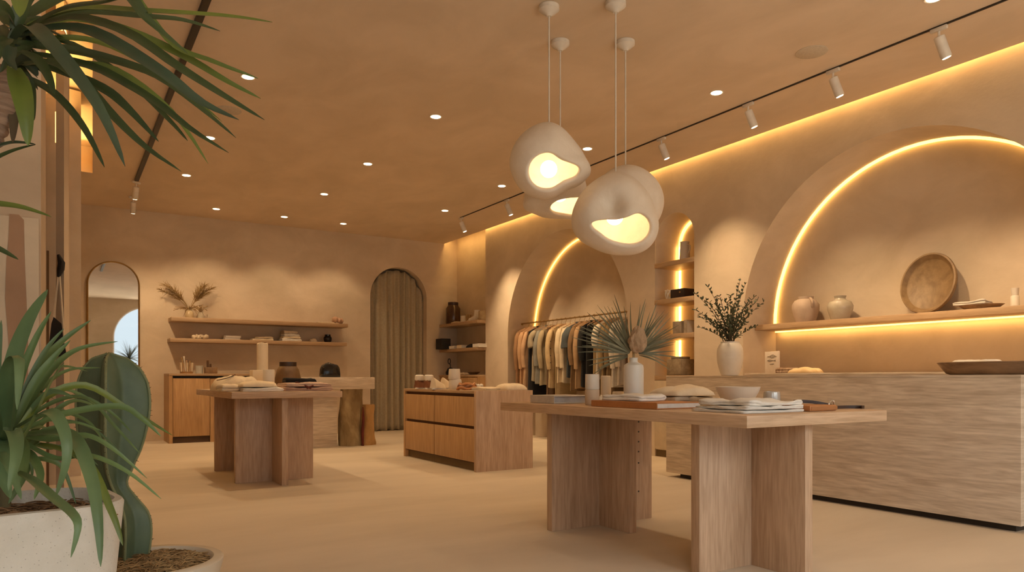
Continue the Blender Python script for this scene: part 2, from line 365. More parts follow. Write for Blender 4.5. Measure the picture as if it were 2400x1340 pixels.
# ---------------------------------------------------------------- pendant lamps: clay pebbles with a curved mouth
def lerp_closed(tab, a):
    """smooth value round a closed table of (degrees, value)"""
    a = math.degrees(a) % 360
    tab = sorted(tab); n = len(tab)
    for i in range(n):
        x0, y0 = tab[i]; x1, y1 = tab[(i+1) % n]
        if i == n-1: x1 += 360
        aa = a if a >= x0 or i < n-1 else a+360
        if x0 <= aa <= x1:
            t = (aa-x0)/(x1-x0); xm, ym = tab[i-1]; xp, yp = tab[(i+2) % n]
            xm = xm-360 if xm > x0 else xm; xp = xp+360 if xp < x1 else xp
            m0 = (y1-ym)/(x1-xm)*(x1-x0); m1 = (yp-y0)/(xp-x0)*(x1-x0)
            return (2*t**3-3*t*t+1)*y0+(t**3-2*t*t+t)*m0+(-2*t**3+3*t*t)*y1+(t**3-t*t)*m1
    return tab[0][1]
def pendant(cx, cy, zc, label, outline, rw, maxis, mouth, dents, turn=0, bulb=.06, power=P_PEND):
    """outline: silhouette radius by angle; mouth: opening half-angle by angle round the axis maxis (u, v, w: right, up, to viewer)"""
    r = thing('pendant_lamp', label, 'lamp', (cx, cy, CEIL), group='clay pendant lamps')
    bm = nb(); lathe(bm, [(0, -.075), (.018, -.075), (.024, -.066), (.05, -.05), (.066, -.034), (.072, -.03), (.072, -.002), (0, -.002)], seg=32); mesh('canopy', bm, WHITEP, r)
    zt = zc+lerp_closed(outline, PI/2)
    bm = nb(); tube(bm, [(0, 0, -.07), (0, 0, zt-CEIL-.03)], .0055, 8); mesh('cord', bm, WHITEP, r)
    u = Vector((math.cos(turn-TH), math.sin(turn-TH), 0)); wv = Vector((math.sin(turn-TH), -math.cos(turn-TH), 0)); v = Vector((0, 0, 1))
    ax = Vector(maxis).normalized(); t1 = Vector((1, 0, 0)); t1 = (t1-ax*t1.dot(ax)).normalized(); t2 = ax.cross(t1)
    bm = nb(); NS, NT = 72, 30; rings = []
    for j in range(NT+1):
        row = []
        for i in range(NS):
            ph = 2*PI*i/NS; th0 = math.radians(lerp_closed(mouth, ph))
            th = th0+(PI-.02-th0)*(j/NT)
            d = ax*math.cos(th)+(t1*math.cos(ph)+t2*math.sin(ph))*math.sin(th)
            p2 = d.x*d.x+d.y*d.y
            R = lerp_closed(outline, math.atan2(d.y, d.x))*p2+rw*(1-p2)
            for dd, amp, wd in dents: R += amp*math.exp(-(1-d.dot(Vector(dd).normalized()))/wd)
            P = (u*d.x+v*d.y+wv*d.z)*R
            row.append(bm.verts.new((P.x, P.y, P.z+zc-CEIL)))
        rings.append(row)
    for A, B in zip(rings, rings[1:]):
        for i in range(NS): bm.faces.new((A[i], A[(i+1) % NS], B[(i+1) % NS], B[i]))
    bm.faces.new(rings[-1])
    o = mesh('shade', bm, SHADE, r, ang=180)
    m = o.modifiers.new('thickness', 'SOLIDIFY'); m.thickness = .035; m.offset = -1
    m = o.modifiers.new('rounding', 'SUBSURF'); m.levels = 1; m.render_levels = 2
    bm = nb(); bmesh.ops.create_uvsphere(bm, u_segments=20, v_segments=12, radius=bulb)
    B = Vector((0, 0, zc-CEIL-.02))-wv*.05
    bmesh.ops.translate(bm, vec=B, verts=bm.verts); mesh('bulb', bm, BULB, r)
    l = bpy.data.lights.new('pendant_glow', 'POINT'); l.energy = power; l.color = (1, .74, .44); l.shadow_soft_size = bulb
    lo = bpy.data.objects.new('pendant_glow', l); COL.objects.link(lo); lo.location = Vector((cx, cy, CEIL))+B+wv*.02
    lo.location = Vector((cx, cy, CEIL))+B
    return r
K = 5.1/FPX
pendant(2.925, 4.184, EYE+(HY-385)*K, 'hanging clay lamp whose round mouth glows brightest, above the folded white stack',
        [(10, 86*K), (45, 79*K), (90, 95*K), (115, 94*K), (144, 93*K), (180, 93*K), (198, 90*K), (234, 86*K), (270, 80*K), (305, 72*K), (335, 92*K), (350, 100*K)],
        .25, (-.02, -.46, .89), [(0, 52), (22, 37), (45, 29), (90, 30), (135, 33), (180, 37), (225, 38), (270, 36), (315, 40), (340, 52)], [((.55, .05, .85), -.03, .10)])
K = 5.64/FPX
pendant(3.307, 4.579, EYE+(HY-445)*K, 'hanging clay lamp half hidden behind the brightest one, its low lip glowing',
        [(0, 62*K), (45, 66*K), (90, 96*K), (135, 70*K), (165, 76*K), (190, 86*K), (205, 96*K), (225, 80*K), (270, 66*K), (315, 80*K)],
        .25, (.35, -.75, .55), [(0, 40), (60, 24), (120, 26), (180, 42), (240, 30), (300, 30)], [((-.6, -.1, .8), -.04, .15)], power=P_PEND*.8)
K = 5.05/FPX
pendant(3.289, 3.895, EYE+(HY-497)*K, 'lowest and nearest hanging clay lamp with a deep fold across its face',
        [(4, 91*K), (43, 84*K), (90, 92*K), (125, 88*K), (163, 95*K), (198, 108*K), (216, 106*K), (239, 98*K), (276, 101*K), (310, 114*K), (333, 110*K)],
        .27, (.17, -.60, .78), [(0, 36), (40, 30), (70, 22), (95, 18), (130, 21), (158, 36), (176, 50), (198, 38), (235, 27), (270, 25), (320, 30)],
        [((-.24, -.04, .97), -.085, .045), ((.22, .40, .9), .02, .08), ((-.72, -.1, .68), .02, .06), ((.15, -.2, .95), .035, .03)])
K = 5.64/FPX
pendant(3.738, 4.309, EYE+(HY-475)*K, 'hanging clay lamp farthest toward the lit wall, peeping out behind the lowest one',
        [(0, 89*K), (45, 86*K), (90, 86*K), (135, 80*K), (180, 72*K), (225, 80*K), (270, 80*K), (315, 86*K)],
        .27, (.2, -.9, -.4), [(0, 34), (90, 26), (180, 36), (270, 26)], [], power=P_PEND*.8)
# ================================================================ back wall furniture
def wood_shelf(name, x0, x1, y0, y1, z0, z1, m, label):
    return tag(mesh(name, box(nb(), x0, x1, y0, y1, z0, z1, .004), m), label, 'shelf')
wood_shelf('wall_shelf', 1.47, 4.31, 12.34, YB, 1.885, 1.95, SHELFX, 'upper long oak shelf on the back wall carrying the dried grass')
wood_shelf('wall_shelf', 1.455, 4.29, 12.34, YB, 1.56, 1.62, SHELFX, 'lower long oak shelf on the back wall with white linens and a dark pot')
SB = 12.50
def pf(x, z, prof, m, name, label, cat, y=SB, seg=28, group=None, sx=1, sy=1):
    o = mesh(name, lathe(nb(), prof, seg=seg, sx=sx, sy=sy), m, loc=(x, y, z)); return tag(o, label, cat, group)
def vessel(r, h, neck, lip, wall=.008, base=.7, belly=.5):
    """closed pot outline with an open hollow mouth"""
    o = []
    for t in [i/16 for i in range(17)]:
        if t <= .8: rr = base*r+(r-base*r)*math.sin(min(1, t/belly)*PI/2) if t < belly else r-(r-neck)*((t-belly)/(.8-belly))**2*.9
        else: rr = neck+(lip-neck)*((t-.8)/.2)
        o.append((rr, t*h))
    return [(0, 0)]+o+[(lip-wall, h), (neck-wall, h*.8), (r*.6, h*.3), (0, h*.2)]
# dried grass in a glass jar
r = thing('pampas_vase', 'dried pampas grass plumes in a ribbed jar on the upper back wall shelf', 'vase', (gx(444, SB), SB, 1.95))
bm = nb(); lathe(bm, [(0, 0), (.055, 0), (.065, .03), (.06, .09), (.04, .12), (.045, .135), (.04, .135), (.035, .12), (0, .02)], seg=20); mesh('jar', bm, mat('smoked_jar', (.55, .42, .25), None, 8, .3), r)
def plume(bm, pts, wd, rnd, n=46):
    tube(bm, pts, .004, 5)
    m = len(pts)
    for i in range(n):
        t = .42+.58*i/n; k = t*(m-1); a = Vector(pts[int(k)]); b = Vector(pts[min(int(k)+1, m-1)]); p = a.lerp(b, k-int(k)); dr = (b-a).normalized() if (b-a).length > 1e-5 else Vector((0, 0, 1))
        for s in (-1, 1):
            q = p+(dr*.9+Vector((s*rnd.uniform(.2, .9), rnd.uniform(-.6, .6), rnd.uniform(-.5, .2)))).normalized()*wd*rnd.uniform(.6, 1.3)
            tube(bm, [p, (p+q)/2+Vector((0, 0, .006)), q], [.0032, .0026, .0008], 4)
rn = random.Random(4)
for k, (dx, dz, dy) in enumerate(((-.36, .50, -.06), (-.30, .44, .02), (.33, .50, .03), (.22, .53, -.05), (.27, .42, .0), (-.41, .43, .03))):
    bm = nb(); plume(bm, bez((0, 0, .1), (dx*.25, dy, dz*.75), (dx, dy, dz)), .10, rn); mesh('plume', bm, mat('pampas', (.36, .24, .10), (.26, .165, .065), 14, .95), r)
bm = nb()
for k in range(26):
    a = rn.uniform(0, 2*PI); l = rn.uniform(.08, .24)
    tube(bm, bez((0, 0, .12), (.06*math.cos(a), .05*math.sin(a), .2), (l*math.cos(a), .5*l*math.sin(a), rn.uniform(.0, .20)+.02), 5), .0035, 4)
mesh('dry_stems', bm, STRAW, r)
r = thing('dried_flower_bundle', 'curled bundle of brown dried flowers beside the pampas jar', 'flowers', (gx(470, SB), SB, 1.95))
bm = nb(); lathe(bm, [(0, 0), (.045, 0), (.05, .05), (.038, .09), (.04, .1), (.03, .1), (0, .02)], seg=18); mesh('cup', bm, CERG, r)
bm = nb()
for k in range(22):
    a = rn.uniform(0, 2*PI); l = rn.uniform(.04, .13)
    tube(bm, bez((0, 0, .07), (l*.4*math.cos(a), l*.4*math.sin(a), .2), (l*math.cos(a), l*.7*math.sin(a), rn.uniform(.12, .24)), 6), [.004]*5+[.009, .002], 5)
mesh('stems', bm, STRAW, r)
# ---------------------------------------------------------------- soft goods
def folded(bm, w_, l, h, n, seed, rough=.006, k=14):
    t = h/n; path = []; M = 12
    for i in range(n):
        z = t*(i+.5); x0, x1 = -w_/2+t/2, w_/2-t/2
        seq = [x0+(x1-x0)*j/M for j in range(M+1)]
        if i % 2: seq.reverse()
        path += [(x, z) for x in seq]
        if i < n-1:
            s = 1 if i % 2 == 0 else -1; xe = x1 if s > 0 else x0
            path += [(xe+s*t/2*math.sin(a), z+t/2-t/2*math.cos(a)) for a in (PI/4, PI/2, 3*PI/4)]
    L, R = [], []; m = len(path); hw = t*.46
    for i in range(m):
        a, b = path[max(i-1, 0)], path[min(i+1, m-1)]; dx, dz = b[0]-a[0], b[1]-a[1]; q = math.hypot(dx, dz) or 1
        L.append((path[i][0]-dz/q*hw, path[i][1]+dx/q*hw)); R.append((path[i][0]+dz/q*hw, path[i][1]-dx/q*hw))
    loop = L+R[::-1]; rows = []; rnd = random.Random(seed); ox = rnd.uniform(0, 50)
    for j in range(k+1):
        y = -l/2+l*j/k; row = []
        for x, z in loop:
            e = noise.noise(Vector((x*7+ox, y*7, z*14))); e2 = noise.noise(Vector((x*22+ox, y*22, z*30)))
            ez = min(1, 6*(1-abs(2*y/l)))*.35+.65
            edge = min(1, 8*(1-abs(2*x/w_)+.02))*.2+.8
            zz = z*(1-(1-ez*edge)*.5)+(e*rough*2.0+e2*rough*.7)*(.15+z/h)
            row.append(bm.verts.new((x+e2*rough+noise.noise(Vector((ox, y*9, z*40)))*rough*1.5, y+noise.noise(Vector((x*9, ox, z*60)))*rough*2.0, max(.0006, zz))))
        rows.append(row)
    q = len(loop)
    for A, B in zip(rows, rows[1:]):
        for i in range(q): bm.faces.new((A[i], A[(i+1) % q], B[(i+1) % q], B[i]))
    for row in (rows[0][::-1], rows[-1]):
        c = len(row)//2
        for i in range(c-1): bm.faces.new((row[i], row[i+1], row[q-2-i], row[q-1-i]))
    return bm
def cloth(name, label, cat, loc, w_, l, h, n, m, seed, rz=0, group=None, rough=.006):
    return tag(mesh(name, folded(nb(), w_, l, h, n, seed, rough), m, loc=loc, rz=rz, ang=180), label, cat, group)
def heap(bm, w_, l, h, seed, pw=2.6, wob=.25, nx=28, ny=20, tilt=0):
    """softly rumpled cushion-like mass resting on a flat bottom"""
    ox = random.Random(seed).uniform(0, 60); top = []; bot = []
    for j in range(ny+1):
        a = []; b = []
        for i in range(nx+1):
            u = -1+2*i/nx; v = -1+2*j/ny
            # square to squircle so that the rim is rounded
            x = u*math.sqrt(1-.22*v*v); y = v*math.sqrt(1-.22*u*u)
            q = max(0, (1-abs(u)**pw)*(1-abs(v)**pw))**.42
            e = noise.noise(Vector((u*1.7+ox, v*1.7, 0)))*wob+noise.noise(Vector((u*5+ox, v*5, 3)))*wob*.3
            z = h*q*(1+e+tilt*u)
            a.append(bm.verts.new((x*w_/2, y*l/2, max(z, 0)+.004))); b.append(bm.verts.new((x*w_/2*.985, y*l/2*.985, 0)))
        top.append(a); bot.append(b)
    for j in range(ny):
        for i in range(nx):
            bm.faces.new((top[j][i], top[j][i+1], top[j+1][i+1], top[j+1][i])); bm.faces.new((bot[j][i], bot[j+1][i], bot[j+1][i+1], bot[j][i+1]))
    def rim(A): return A[0]+[r[-1] for r in A[1:]]+A[-1][-2::-1]+[r[0] for r in A[-2:0:-1]]
    A, B = rim(top), rim(bot); n = len(A)
    for i in range(n): bm.faces.new((A[i], B[i], B[(i+1) % n], A[(i+1) % n]))
    return bm
def lump(name, label, cat, loc, w_, l, h, m, seed, rz=0, group=None, **k):
    return tag(mesh(name, heap(nb(), w_, l, h, seed, **k), m, loc=loc, rz=rz, ang=75), label, cat, group)
def wpx(n, y, px): return W(n, gx(px, y), y)
# upper shelf, curtain end
cloth('folded_cloth', 'pale folded cloth lying flat at the curtain end of the upper back wall shelf', 'cloth', (gx(763, SB), SB, 1.951), .26, .2, .028, 2, CREAM, 1)
r = thing('dried_seed_pod', 'knobbly pinkish dried pod at the curtain end of the upper back wall shelf', 'pod', (gx(791, 12.47), 12.47, 1.951))
rn = random.Random(9)
for k in range(5):
    bm = nb(); bmesh.ops.create_icosphere(bm, subdivisions=2, radius=rn.uniform(.04, .058))
    for v in bm.verts: v.co *= 1+.3*noise.noise(v.co*40+Vector((k, 0, 0)))
    a = 2*PI*k/5; bmesh.ops.translate(bm, vec=(.062*math.cos(a), .04*math.sin(a), .054+.018*(k % 2)), verts=bm.verts); mesh('lobe', bm, mat('pink_pod', (.55, .36, .24), (.40, .22, .13), 20, .8), r)
# lower shelf
r = thing('coral_cluster', 'small cream cluster of shells on the lower back wall shelf', 'ornament', (gx(469, SB), SB, 1.62))
for k in range(6):
    bm = nb(); bmesh.ops.create_icosphere(bm, subdivisions=2, radius=.035)
    for v in bm.verts: v.co *= 1+.4*noise.noise(v.co*45+Vector((k*3, 0, 0)))
    bmesh.ops.translate(bm, vec=(-.09+.036*k, .02*math.sin(k*2), .034+.012*(k % 2)), verts=bm.verts); mesh('shell', bm, CREAM, r)
def book(name, label, loc, w_, l, h, cov, rz=0, page=PAPER, ov=.006, group=None, cat='book'):
    r = thing(name, label, cat, loc, rz, group); c = min(.007, h*.18)
    mesh('pages', box(nb(), -w_/2+.004, w_/2-ov, -l/2+ov, l/2-ov, c, h-c), page, r)
    mesh('cover', box(nb(), -w_/2, w_/2, -l/2, l/2, 0, c, .001), cov, r); mesh('cover', box(nb(), -w_/2, w_/2, -l/2, l/2, h-c, h, .001), cov, r)
    mesh('spine', box(nb(), -w_/2, -w_/2+.005, -l/2, l/2, c, h-c), cov, r)
    return r
GREYCV = mat('pale_cover', (.60, .54, .47), None, 20, .7)
x = gx(543, SB)
for k, lb in enumerate(('pale book at the bottom of the pair on the lower back wall shelf', 'pale book at the top of the pair on the lower back wall shelf')):
    book('book', lb, (x+.01*k, SB, 1.621+.034*k), .24, .17, .033, GREYCV, rz=.03*k, group='books on the lower back wall shelf')
x = gx(612, SB)
cloth('folded_linen', 'lower cream linen of the loose pair behind the tall candle', 'cloth', (x, SB, 1.621), .34, .22, .032, 2, CREAM, 11, group='linens on the lower back wall shelf')
cloth('folded_linen', 'upper cream linen of the loose pair behind the tall candle', 'cloth', (x+.04, SB+.01, 1.655), .25, .2, .03, 2, CREAM, 12, .1, group='linens on the lower back wall shelf')
x = gx(679, SB); z = 1.621
for k, lb in enumerate(('bottom white towel of the tall stack on the lower back wall shelf', 'second white towel from the bottom of the tall stack on the lower back wall shelf', 'third white towel of the tall stack on the lower back wall shelf', 'top grey-white towel of the tall stack on the lower back wall shelf')):
    hh = (.042, .04, .042, .05)[k]; cloth('folded_towel', lb, 'towel', (x-.02*(k == 3), SB+.005*k, z), .33-.035*k, .24, hh, 2, (WHITEC, CREAM, WHITEC, BEIGEC)[k], 20+k, group='tall towel stack'); z += hh+.002
lump('shell', 'smooth little cream shell next to the dark pot on the shelf', 'shell', (gx(734, SB), SB, 1.62), .13, .1, .055, CREAM, 5)
pf(gx(768, SB), 1.62, vessel(.072, .14, .05, .052, base=.72), BLACK, 'dark_pot', 'small dark round pot on the lower back wall shelf', 'pot')
# ---------------------------------------------------------------- low oak cabinet
cabx = 1.405
r = thing('oak_cabinet', 'honey oak cabinet against the back wall under the long shelves', 'cabinet', (cabx, 12.05, 0))
CW = 1.30
bm = nb(); box(bm, 0, .05, 0, .64, 0, 1.03); mesh('side_panel', bm, HONV, r)
bm = nb(); box(bm, CW-.04, CW, 0, .64, 0, 1.03); mesh('side_panel', bm, HONV, r)
bm = nb(); box(bm, .585, .655, 0, .62, 0, .985); mesh('divider', bm, HONV, r)
bm = nb(); box(bm, 0, CW, -.005, .645, 1.03, 1.065, .003); mesh('worktop', bm, SHELFX, r)
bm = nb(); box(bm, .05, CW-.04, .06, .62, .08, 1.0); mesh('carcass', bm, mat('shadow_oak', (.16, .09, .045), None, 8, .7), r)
for a, b in ((.056, .58), (.66, CW-.046)):
    bm = nb(); box(bm, a, b, .012, .035, .10, .99, .002); mesh('door', bm, HONV, r)
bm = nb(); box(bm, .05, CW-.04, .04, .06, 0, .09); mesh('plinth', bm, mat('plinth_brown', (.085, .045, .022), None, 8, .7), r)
CT = 1.066; CY = 12.3
r = thing('brush_pot', 'slatted wooden pot holding a few pale tools on the oak cabinet', 'pot', (gx(437, CY), CY, CT))
bm = nb(); lathe(bm, [(0, 0), (.095, 0), (.095, .03), (.088, .03), (.088, .006), (0, .006)], seg=24); mesh('base', bm, mat('warm_copper', (.40, .22, .09), None, 9, .4, metal=.4), r)
for k in range(12):
    a = 2*PI*k/12; bm = nb(); tube(bm, [(.088*math.cos(a), .088*math.sin(a), .028), (.095*math.cos(a), .095*math.sin(a), .17)], .013, 8, .6); mesh('slat', bm, (CREAM if k % 2 else OAKV), r)
for k, (dx, h) in enumerate(((-.06, .25), (-.03, .27), (.0, .21), (.05, .20))):
    bm = nb(); tube(bm, [(dx*.4, 0, .03), (dx, .01*k, h-.06), (dx*1.2, .01*k, h)], [.007, .008, .014], 8); mesh('tool', bm, (STRAW, CERW, OAKV, STRAW)[k], r)
o = pf(gx(467, CY), CT, [(0, 0), (.052, 0), (.06, .125), (.056, .125), (.049, .01), (0, .01)], mat('smoky_tumbler', (.50, .49, .44), None, 8, .15), 'tumbler', 'grey tumbler standing between the slatted pot and the dark wooden box', 'glass', y=CY)
r = thing('wooden_box', 'dark wooden box with small upright pegs on the oak cabinet', 'box', (gx(494, CY), CY, CT))
bm = nb(); box(bm, -.09, .09, -.06, .06, 0, .1, .004); mesh('body', bm, WALNUT, r)
bm = nb(); tube(bm, [(-.045, 0, .1), (-.045, 0, .21)], .017, 10); mesh('peg', bm, BROWN, r)
bm = nb(); tube(bm, [(-.005, 0, .1), (-.005, 0, .155)], .015, 10); mesh('peg', bm, BROWN, r)
# ---------------------------------------------------------------- arched mirror
r = thing('arched_mirror', 'tall arched mirror on the back wall reflecting the shop window', 'mirror', (0, 0, 0))
mx, mr, mz = (gx(205, 12.64)+gx(326, 12.64))/2, (gx(326, 12.64)-gx(205, 12.64))/2, 2.43
gm = bpy.data.materials.new('mirror_glass'); gm.use_nodes = True; b = gm.node_tree.nodes['Principled BSDF']; b.inputs['Metallic'].default_value = 1; b.inputs['Roughness'].default_value = .015; b.inputs['Base Color'].default_value = (.88, .89, .88, 1)
pts = [(x, 12.655, z) for x, z in arch(mx, mr, mz, .12, 40)]
bm = nb(); f = bm.faces.new([bm.verts.new(p) for p in pts]); e = bmesh.ops.extrude_face_region(bm, geom=[f]); bmesh.ops.translate(bm, vec=(0, .025, 0), verts=[v for v in e['geom'] if isinstance(v, bmesh.types.BMVert)])
mesh('glass', bm, gm, r, smooth=False)
bm = nb(); tube(bm, pts+[pts[0]], .014, 6); mesh('frame', bm, BRASS, r)
# ---------------------------------------------------------------- curtain in the rear arch
bm = nb(); NX, NZ = 150, 30; rows = []
for j in range(NZ+1):
    t = j/NZ; row = []
    for i in range(NX+1):
        u = i/NX; x = 4.865+1.13*u
        z1 = 2.50+math.sqrt(max(.55**2-min(.55, abs(x-5.43))**2, 0))
        ph = u*2*PI*9+1.2*math.sin(u*9+.5)
        a = (.036+.014*math.sin(u*23))*(1-.35*t)
        y = YB+.155+a*math.sin(ph)+.02*math.sin(u*14+t*1.5)+.012*noise.noise(Vector((u*10, t*3, 0)))
        row.append(bm.verts.new((x, y, .012+.012*math.sin(u*40)+(z1-.025)*t)))
    rows.append(row)
for A, B in zip(rows, rows[1:]):
    for i in range(NX): bm.faces.new((A[i], A[i+1], B[i+1], B[i]))
o = mesh('curtain', bm, mat('sage_linen', (.43, .37, .265), (.375, .32, .225), 30, .95, .2, bscale=200), ang=180); m = o.modifiers.new('thickness', 'SOLIDIFY'); m.thickness = .004
tag(o, 'heavy pleated grey-beige curtain hanging in the rear archway', 'curtain')
# ---------------------------------------------------------------- travertine bench on a log
r = thing('stone_bench', 'thick travertine slab counter on a stone block in front of the back wall', 'counter', (0, 0, 0))
sx0, sx1, sy0, sy1 = 2.45, 3.935, 10.1, 10.72
mesh('slab', box(nb(), sx0, sx1, sy0, sy1, .835, 1.008, .006), TRAV, r)
mesh('support', box(nb(), 2.65, 3.42, 10.26, 10.66, 0, .835, .004), TRAV, r)
def log(bm, cx, cy, rr, z0, z1, seed, seg=40):
    rings = []; rn = random.Random(seed); ox = rn.uniform(0, 90)
    for j in range(25):
        t = j/24; row = []
        for i in range(seg):
            a = 2*PI*i/seg; k = 1+.22*noise.noise(Vector((math.cos(a)*1.3+ox, math.sin(a)*1.3, t*1.6)))+.10*noise.noise(Vector((math.cos(a)*4+ox, math.sin(a)*4, t*5)))+.05*(1-t)
            row.append(bm.verts.new((cx+rr*k*math.cos(a), cy+rr*k*.8*math.sin(a), z0+(z1-z0)*t)))
        rings.append(row)
    for A, B in zip(rings, rings[1:]):
        for i in range(seg): bm.faces.new((A[i], A[(i+1) % seg], B[(i+1) % seg], B[i]))
    bm.faces.new(rings[0][::-1]); bm.faces.new(rings[-1])
    return bm
r = thing('log_pedestal', 'gnarled split log standing under the end of the travertine slab', 'log', (3.78, 10.33, 0))
mesh('tall_log', log(nb(), -.13, 0, .16, 0, .834, 3), mat('weathered_log', (.46, .35, .19), (.24, .165, .08), 4, .9, .6, stretch=(1, 1, .5), bscale=12, lo=.4, hi=.6), r)
mesh('short_log', log(nb(), .10, -.02, .125, 0, .60, 8), mat('fresh_log', (.50, .30, .12), (.31, .16, .05), 4, .85, .5, stretch=(1, 1, .5), bscale=12), r)
bm = nb(); tube(bm, [(.0, -.14, 0), (-.005, -.145, .2), (.012, -.142, .4), (.008, -.13, .57)], [.03, .034, .03, .012], 10, .6); mesh('red_heartwood', bm, mat('red_heartwood', (.16, .025, .015), (.09, .012, .008), 9, .8), r)
lump('black_pouch', 'glossy black rounded pouch on the travertine slab', 'bag', (gx(773, 10.45), 10.45, 1.009), .30, .2, .20, BLACK, 31, pw=4, wob=.12)
# ================================================================ cross-legged display tables
def cross_table(label, x0, x1, y0, y1, zt, th, crosses, pt=.058):
    r = thing('display_table', label, 'table', ((x0+x1)/2, (y0+y1)/2, 0), group='oak display tables'); cx, cy = r.location.x, r.location.y
    mesh('tabletop', box(nb(), x0-cx, x1-cx, y0-cy, y1-cy, zt-th, zt, .0025), TOPM, r)
    for (px0, px1, py, xc, qy0, qy1) in crosses:
        mesh('leg_panel', box(nb(), px0-cx, px1-cx, py-cy, py+pt-cy, 0, zt-th, .002), OAKV, r)
        mesh('leg_panel', box(nb(), xc-cx, xc+pt-cx, qy0-cy, py-.0005-cy, 0, zt-th, .002), OAKV, r)
        mesh('leg_panel', box(nb(), xc-cx, xc+pt-cx, py+pt+.0005-cy, qy1-cy, 0, zt-th, .002), OAKV, r)
    return r
BT = .83
bt = cross_table('large oak display table on two cross-shaped legs, set with the white vase and bowl', 2.60, 3.69, 2.18, 4.31, BT, .056,
    [(2.715, 3.585, 3.85, 3.105, 3.54, 4.22), (2.745, 3.585, 2.60, 3.135, 2.27, 2.97)])
bm = nb()
for z in (.20, .40, .48, .55, .62, .69):
    tube(bm, [(3.46-bt.location.x, 3.8475-bt.location.y, z), (3.46-bt.location.x, 3.852-bt.location.y, z)], .006, 10)
mesh('pin_holes', bm, DARKM, bt)
ST = .875
cross_table('smaller oak display table with cross-shaped legs, holding the tall candle', 1.28, 2.28, 6.69, 8.62, ST, .06,
    [(1.407, 2.147, 7.18, 1.745, 6.81, 7.56), (1.407, 2.147, 8.24, 1.745, 7.86, 8.53)])
# ---------------------------------------------------------------- things on the smaller table
def sx(px, Y): return gx(px, Y)
Y = 7.45
lump('folded_jacket', 'cream jacket with a thin dark zip line, folded on the smaller table', 'jacket', (sx(553, Y)-.01, Y, ST+.001), .44, .42, .135, CREAM, 41, pw=3, wob=.3, tilt=.15)
j = bpy.data.objects['folded_jacket']
bm = nb(); tube(bm, bez((-.19, -.13, .10), (-.1, -.17, .115), (-.02, -.12, .155), 8), .005, 6); o = mesh('zip', bm, BROWN, j); o['label'] = 'thin dark zip'
cloth('folded_shirt', 'cream shirt folded flat at the corner of the smaller table', 'shirt', (sx(545, 7.0), 7.02, ST+.001), .26, .2, .05, 2, CREAM, 42, .1, rough=.012)
Y = 6.92
cloth('folded_shirt', 'lower white folded shirt along the edge of the smaller table', 'shirt', (sx(608, Y), Y, ST+.001), .36, .30, .038, 2, WHITEC, 43, group='white shirts on the smaller table')
lump('folded_shirt', 'upper pale yellow-white folded shirt along the edge of the smaller table', 'shirt', (sx(603, Y), Y, ST+.041), .34, .28, .05, CREAM, 44, pw=3, wob=.2, group='white shirts on the smaller table')
X = (sx(655, 6.95)+sx(772, 6.95))/2
cloth('folded_garment', 'rose-brown folded garment at the bottom of the tied pair', 'clothes', (X, 7.0, ST+.001), .45, .36, .04, 2, PINKC, 45, group='rose-brown garments')
g = cloth('folded_garment', 'rose-brown folded garment on top of the pair, tied with a dark cord', 'clothes', (X, 7.0, ST+.042), .43, .35, .034, 2, mat('rose_linen_light', (.66, .48, .38), (.58, .41, .32), 20, .95, .3, bscale=150), 46, group='rose-brown garments')
bm = nb(); tube(bm, bez((-.10, -.10, .040), (-.06, -.17, .03), (.02, -.19, -.02), 8), .008, 6); tube(bm, bez((.04, -.19, .01), (.0, -.195, .0), (-.02, -.185, -.02), 6), .007, 6)
mesh('tie_cord', bm, mat('rust_cord', (.14, .035, .02), None, 9, .8), g)
cloth('folded_garment', 'black folded garment lying across the back of the rose-brown pair', 'clothes', (sx(700, 7.1), 7.1, ST+.078), .30, .13, .045, 2, BLACKC, 47)
lump('pebble', 'tiny white pebble between the candles and the rose-brown garments', 'pebble', (sx(650, 7.35), 7.35, ST), .05, .05, .03, WHITEC, 48)
Y = 7.8
r = thing('candle_block', 'square cream wax block under the tall candle', 'candle', (sx(606, Y), Y, ST)); mesh('body', box(nb(), -.075, .075, -.075, .075, 0, .205, .006), CANDLE, r)
zb = ST+.2055
def candle(label, x, y, z, rad, h, wick=True, melt=False):
    r = thing('pillar_candle', label, 'candle', (x, y, z))
    bm = nb(); lathe(bm, [(0, 0), (rad, 0), (rad, h-.006), (rad-.006, h), (rad*.6, h-.006), (0, h-.012)], seg=32)
    if melt:
        for v in bm.verts:
            if v.co.z > h-.008: v.co.z += .012*noise.noise(v.co*30)-.004
    mesh('wax', bm, CANDLE, r)
    if wick: mesh('wick', tube(nb(), [(0, 0, h-.014), (.001, 0, h+.008)], .0025, 6), BLACKC, r)
candle('tall cream pillar candle standing on the square wax block', sx(615, Y), Y, zb, .056, .285, melt=True)
Y = 7.45
pf(sx(630, Y), ST, [(0, 0), (.054, 0), (.056, .01), (.056, .20), (.052, .207), (.048, .20), (.046, .02), (0, .02)], CERW, 'ceramic_cylinder', 'plain white ceramic cylinder beside the square wax block', 'pot', y=Y)
Y = 7.95
r = thing('brown_jar', 'squat dark brown jar with a black collar on the smaller table', 'jar', (sx(675, Y), Y, ST))
mesh('body', lathe(nb(), [(0, 0), (.125, 0), (.14, .03), (.138, .12), (.115, .215), (.085, .255), (.0, .255)], seg=36), mat('umber_jar', (.20, .115, .05), (.125, .068, .03), 6, .45), r)
mesh('collar', lathe(nb(), [(.088, .245), (.09, .25), (.09, .295), (.078, .297), (.072, .26), (0, .257)], seg=36), mat('dark_collar', (.05, .028, .02), None, 8, .4), r)
bm = nb(); 
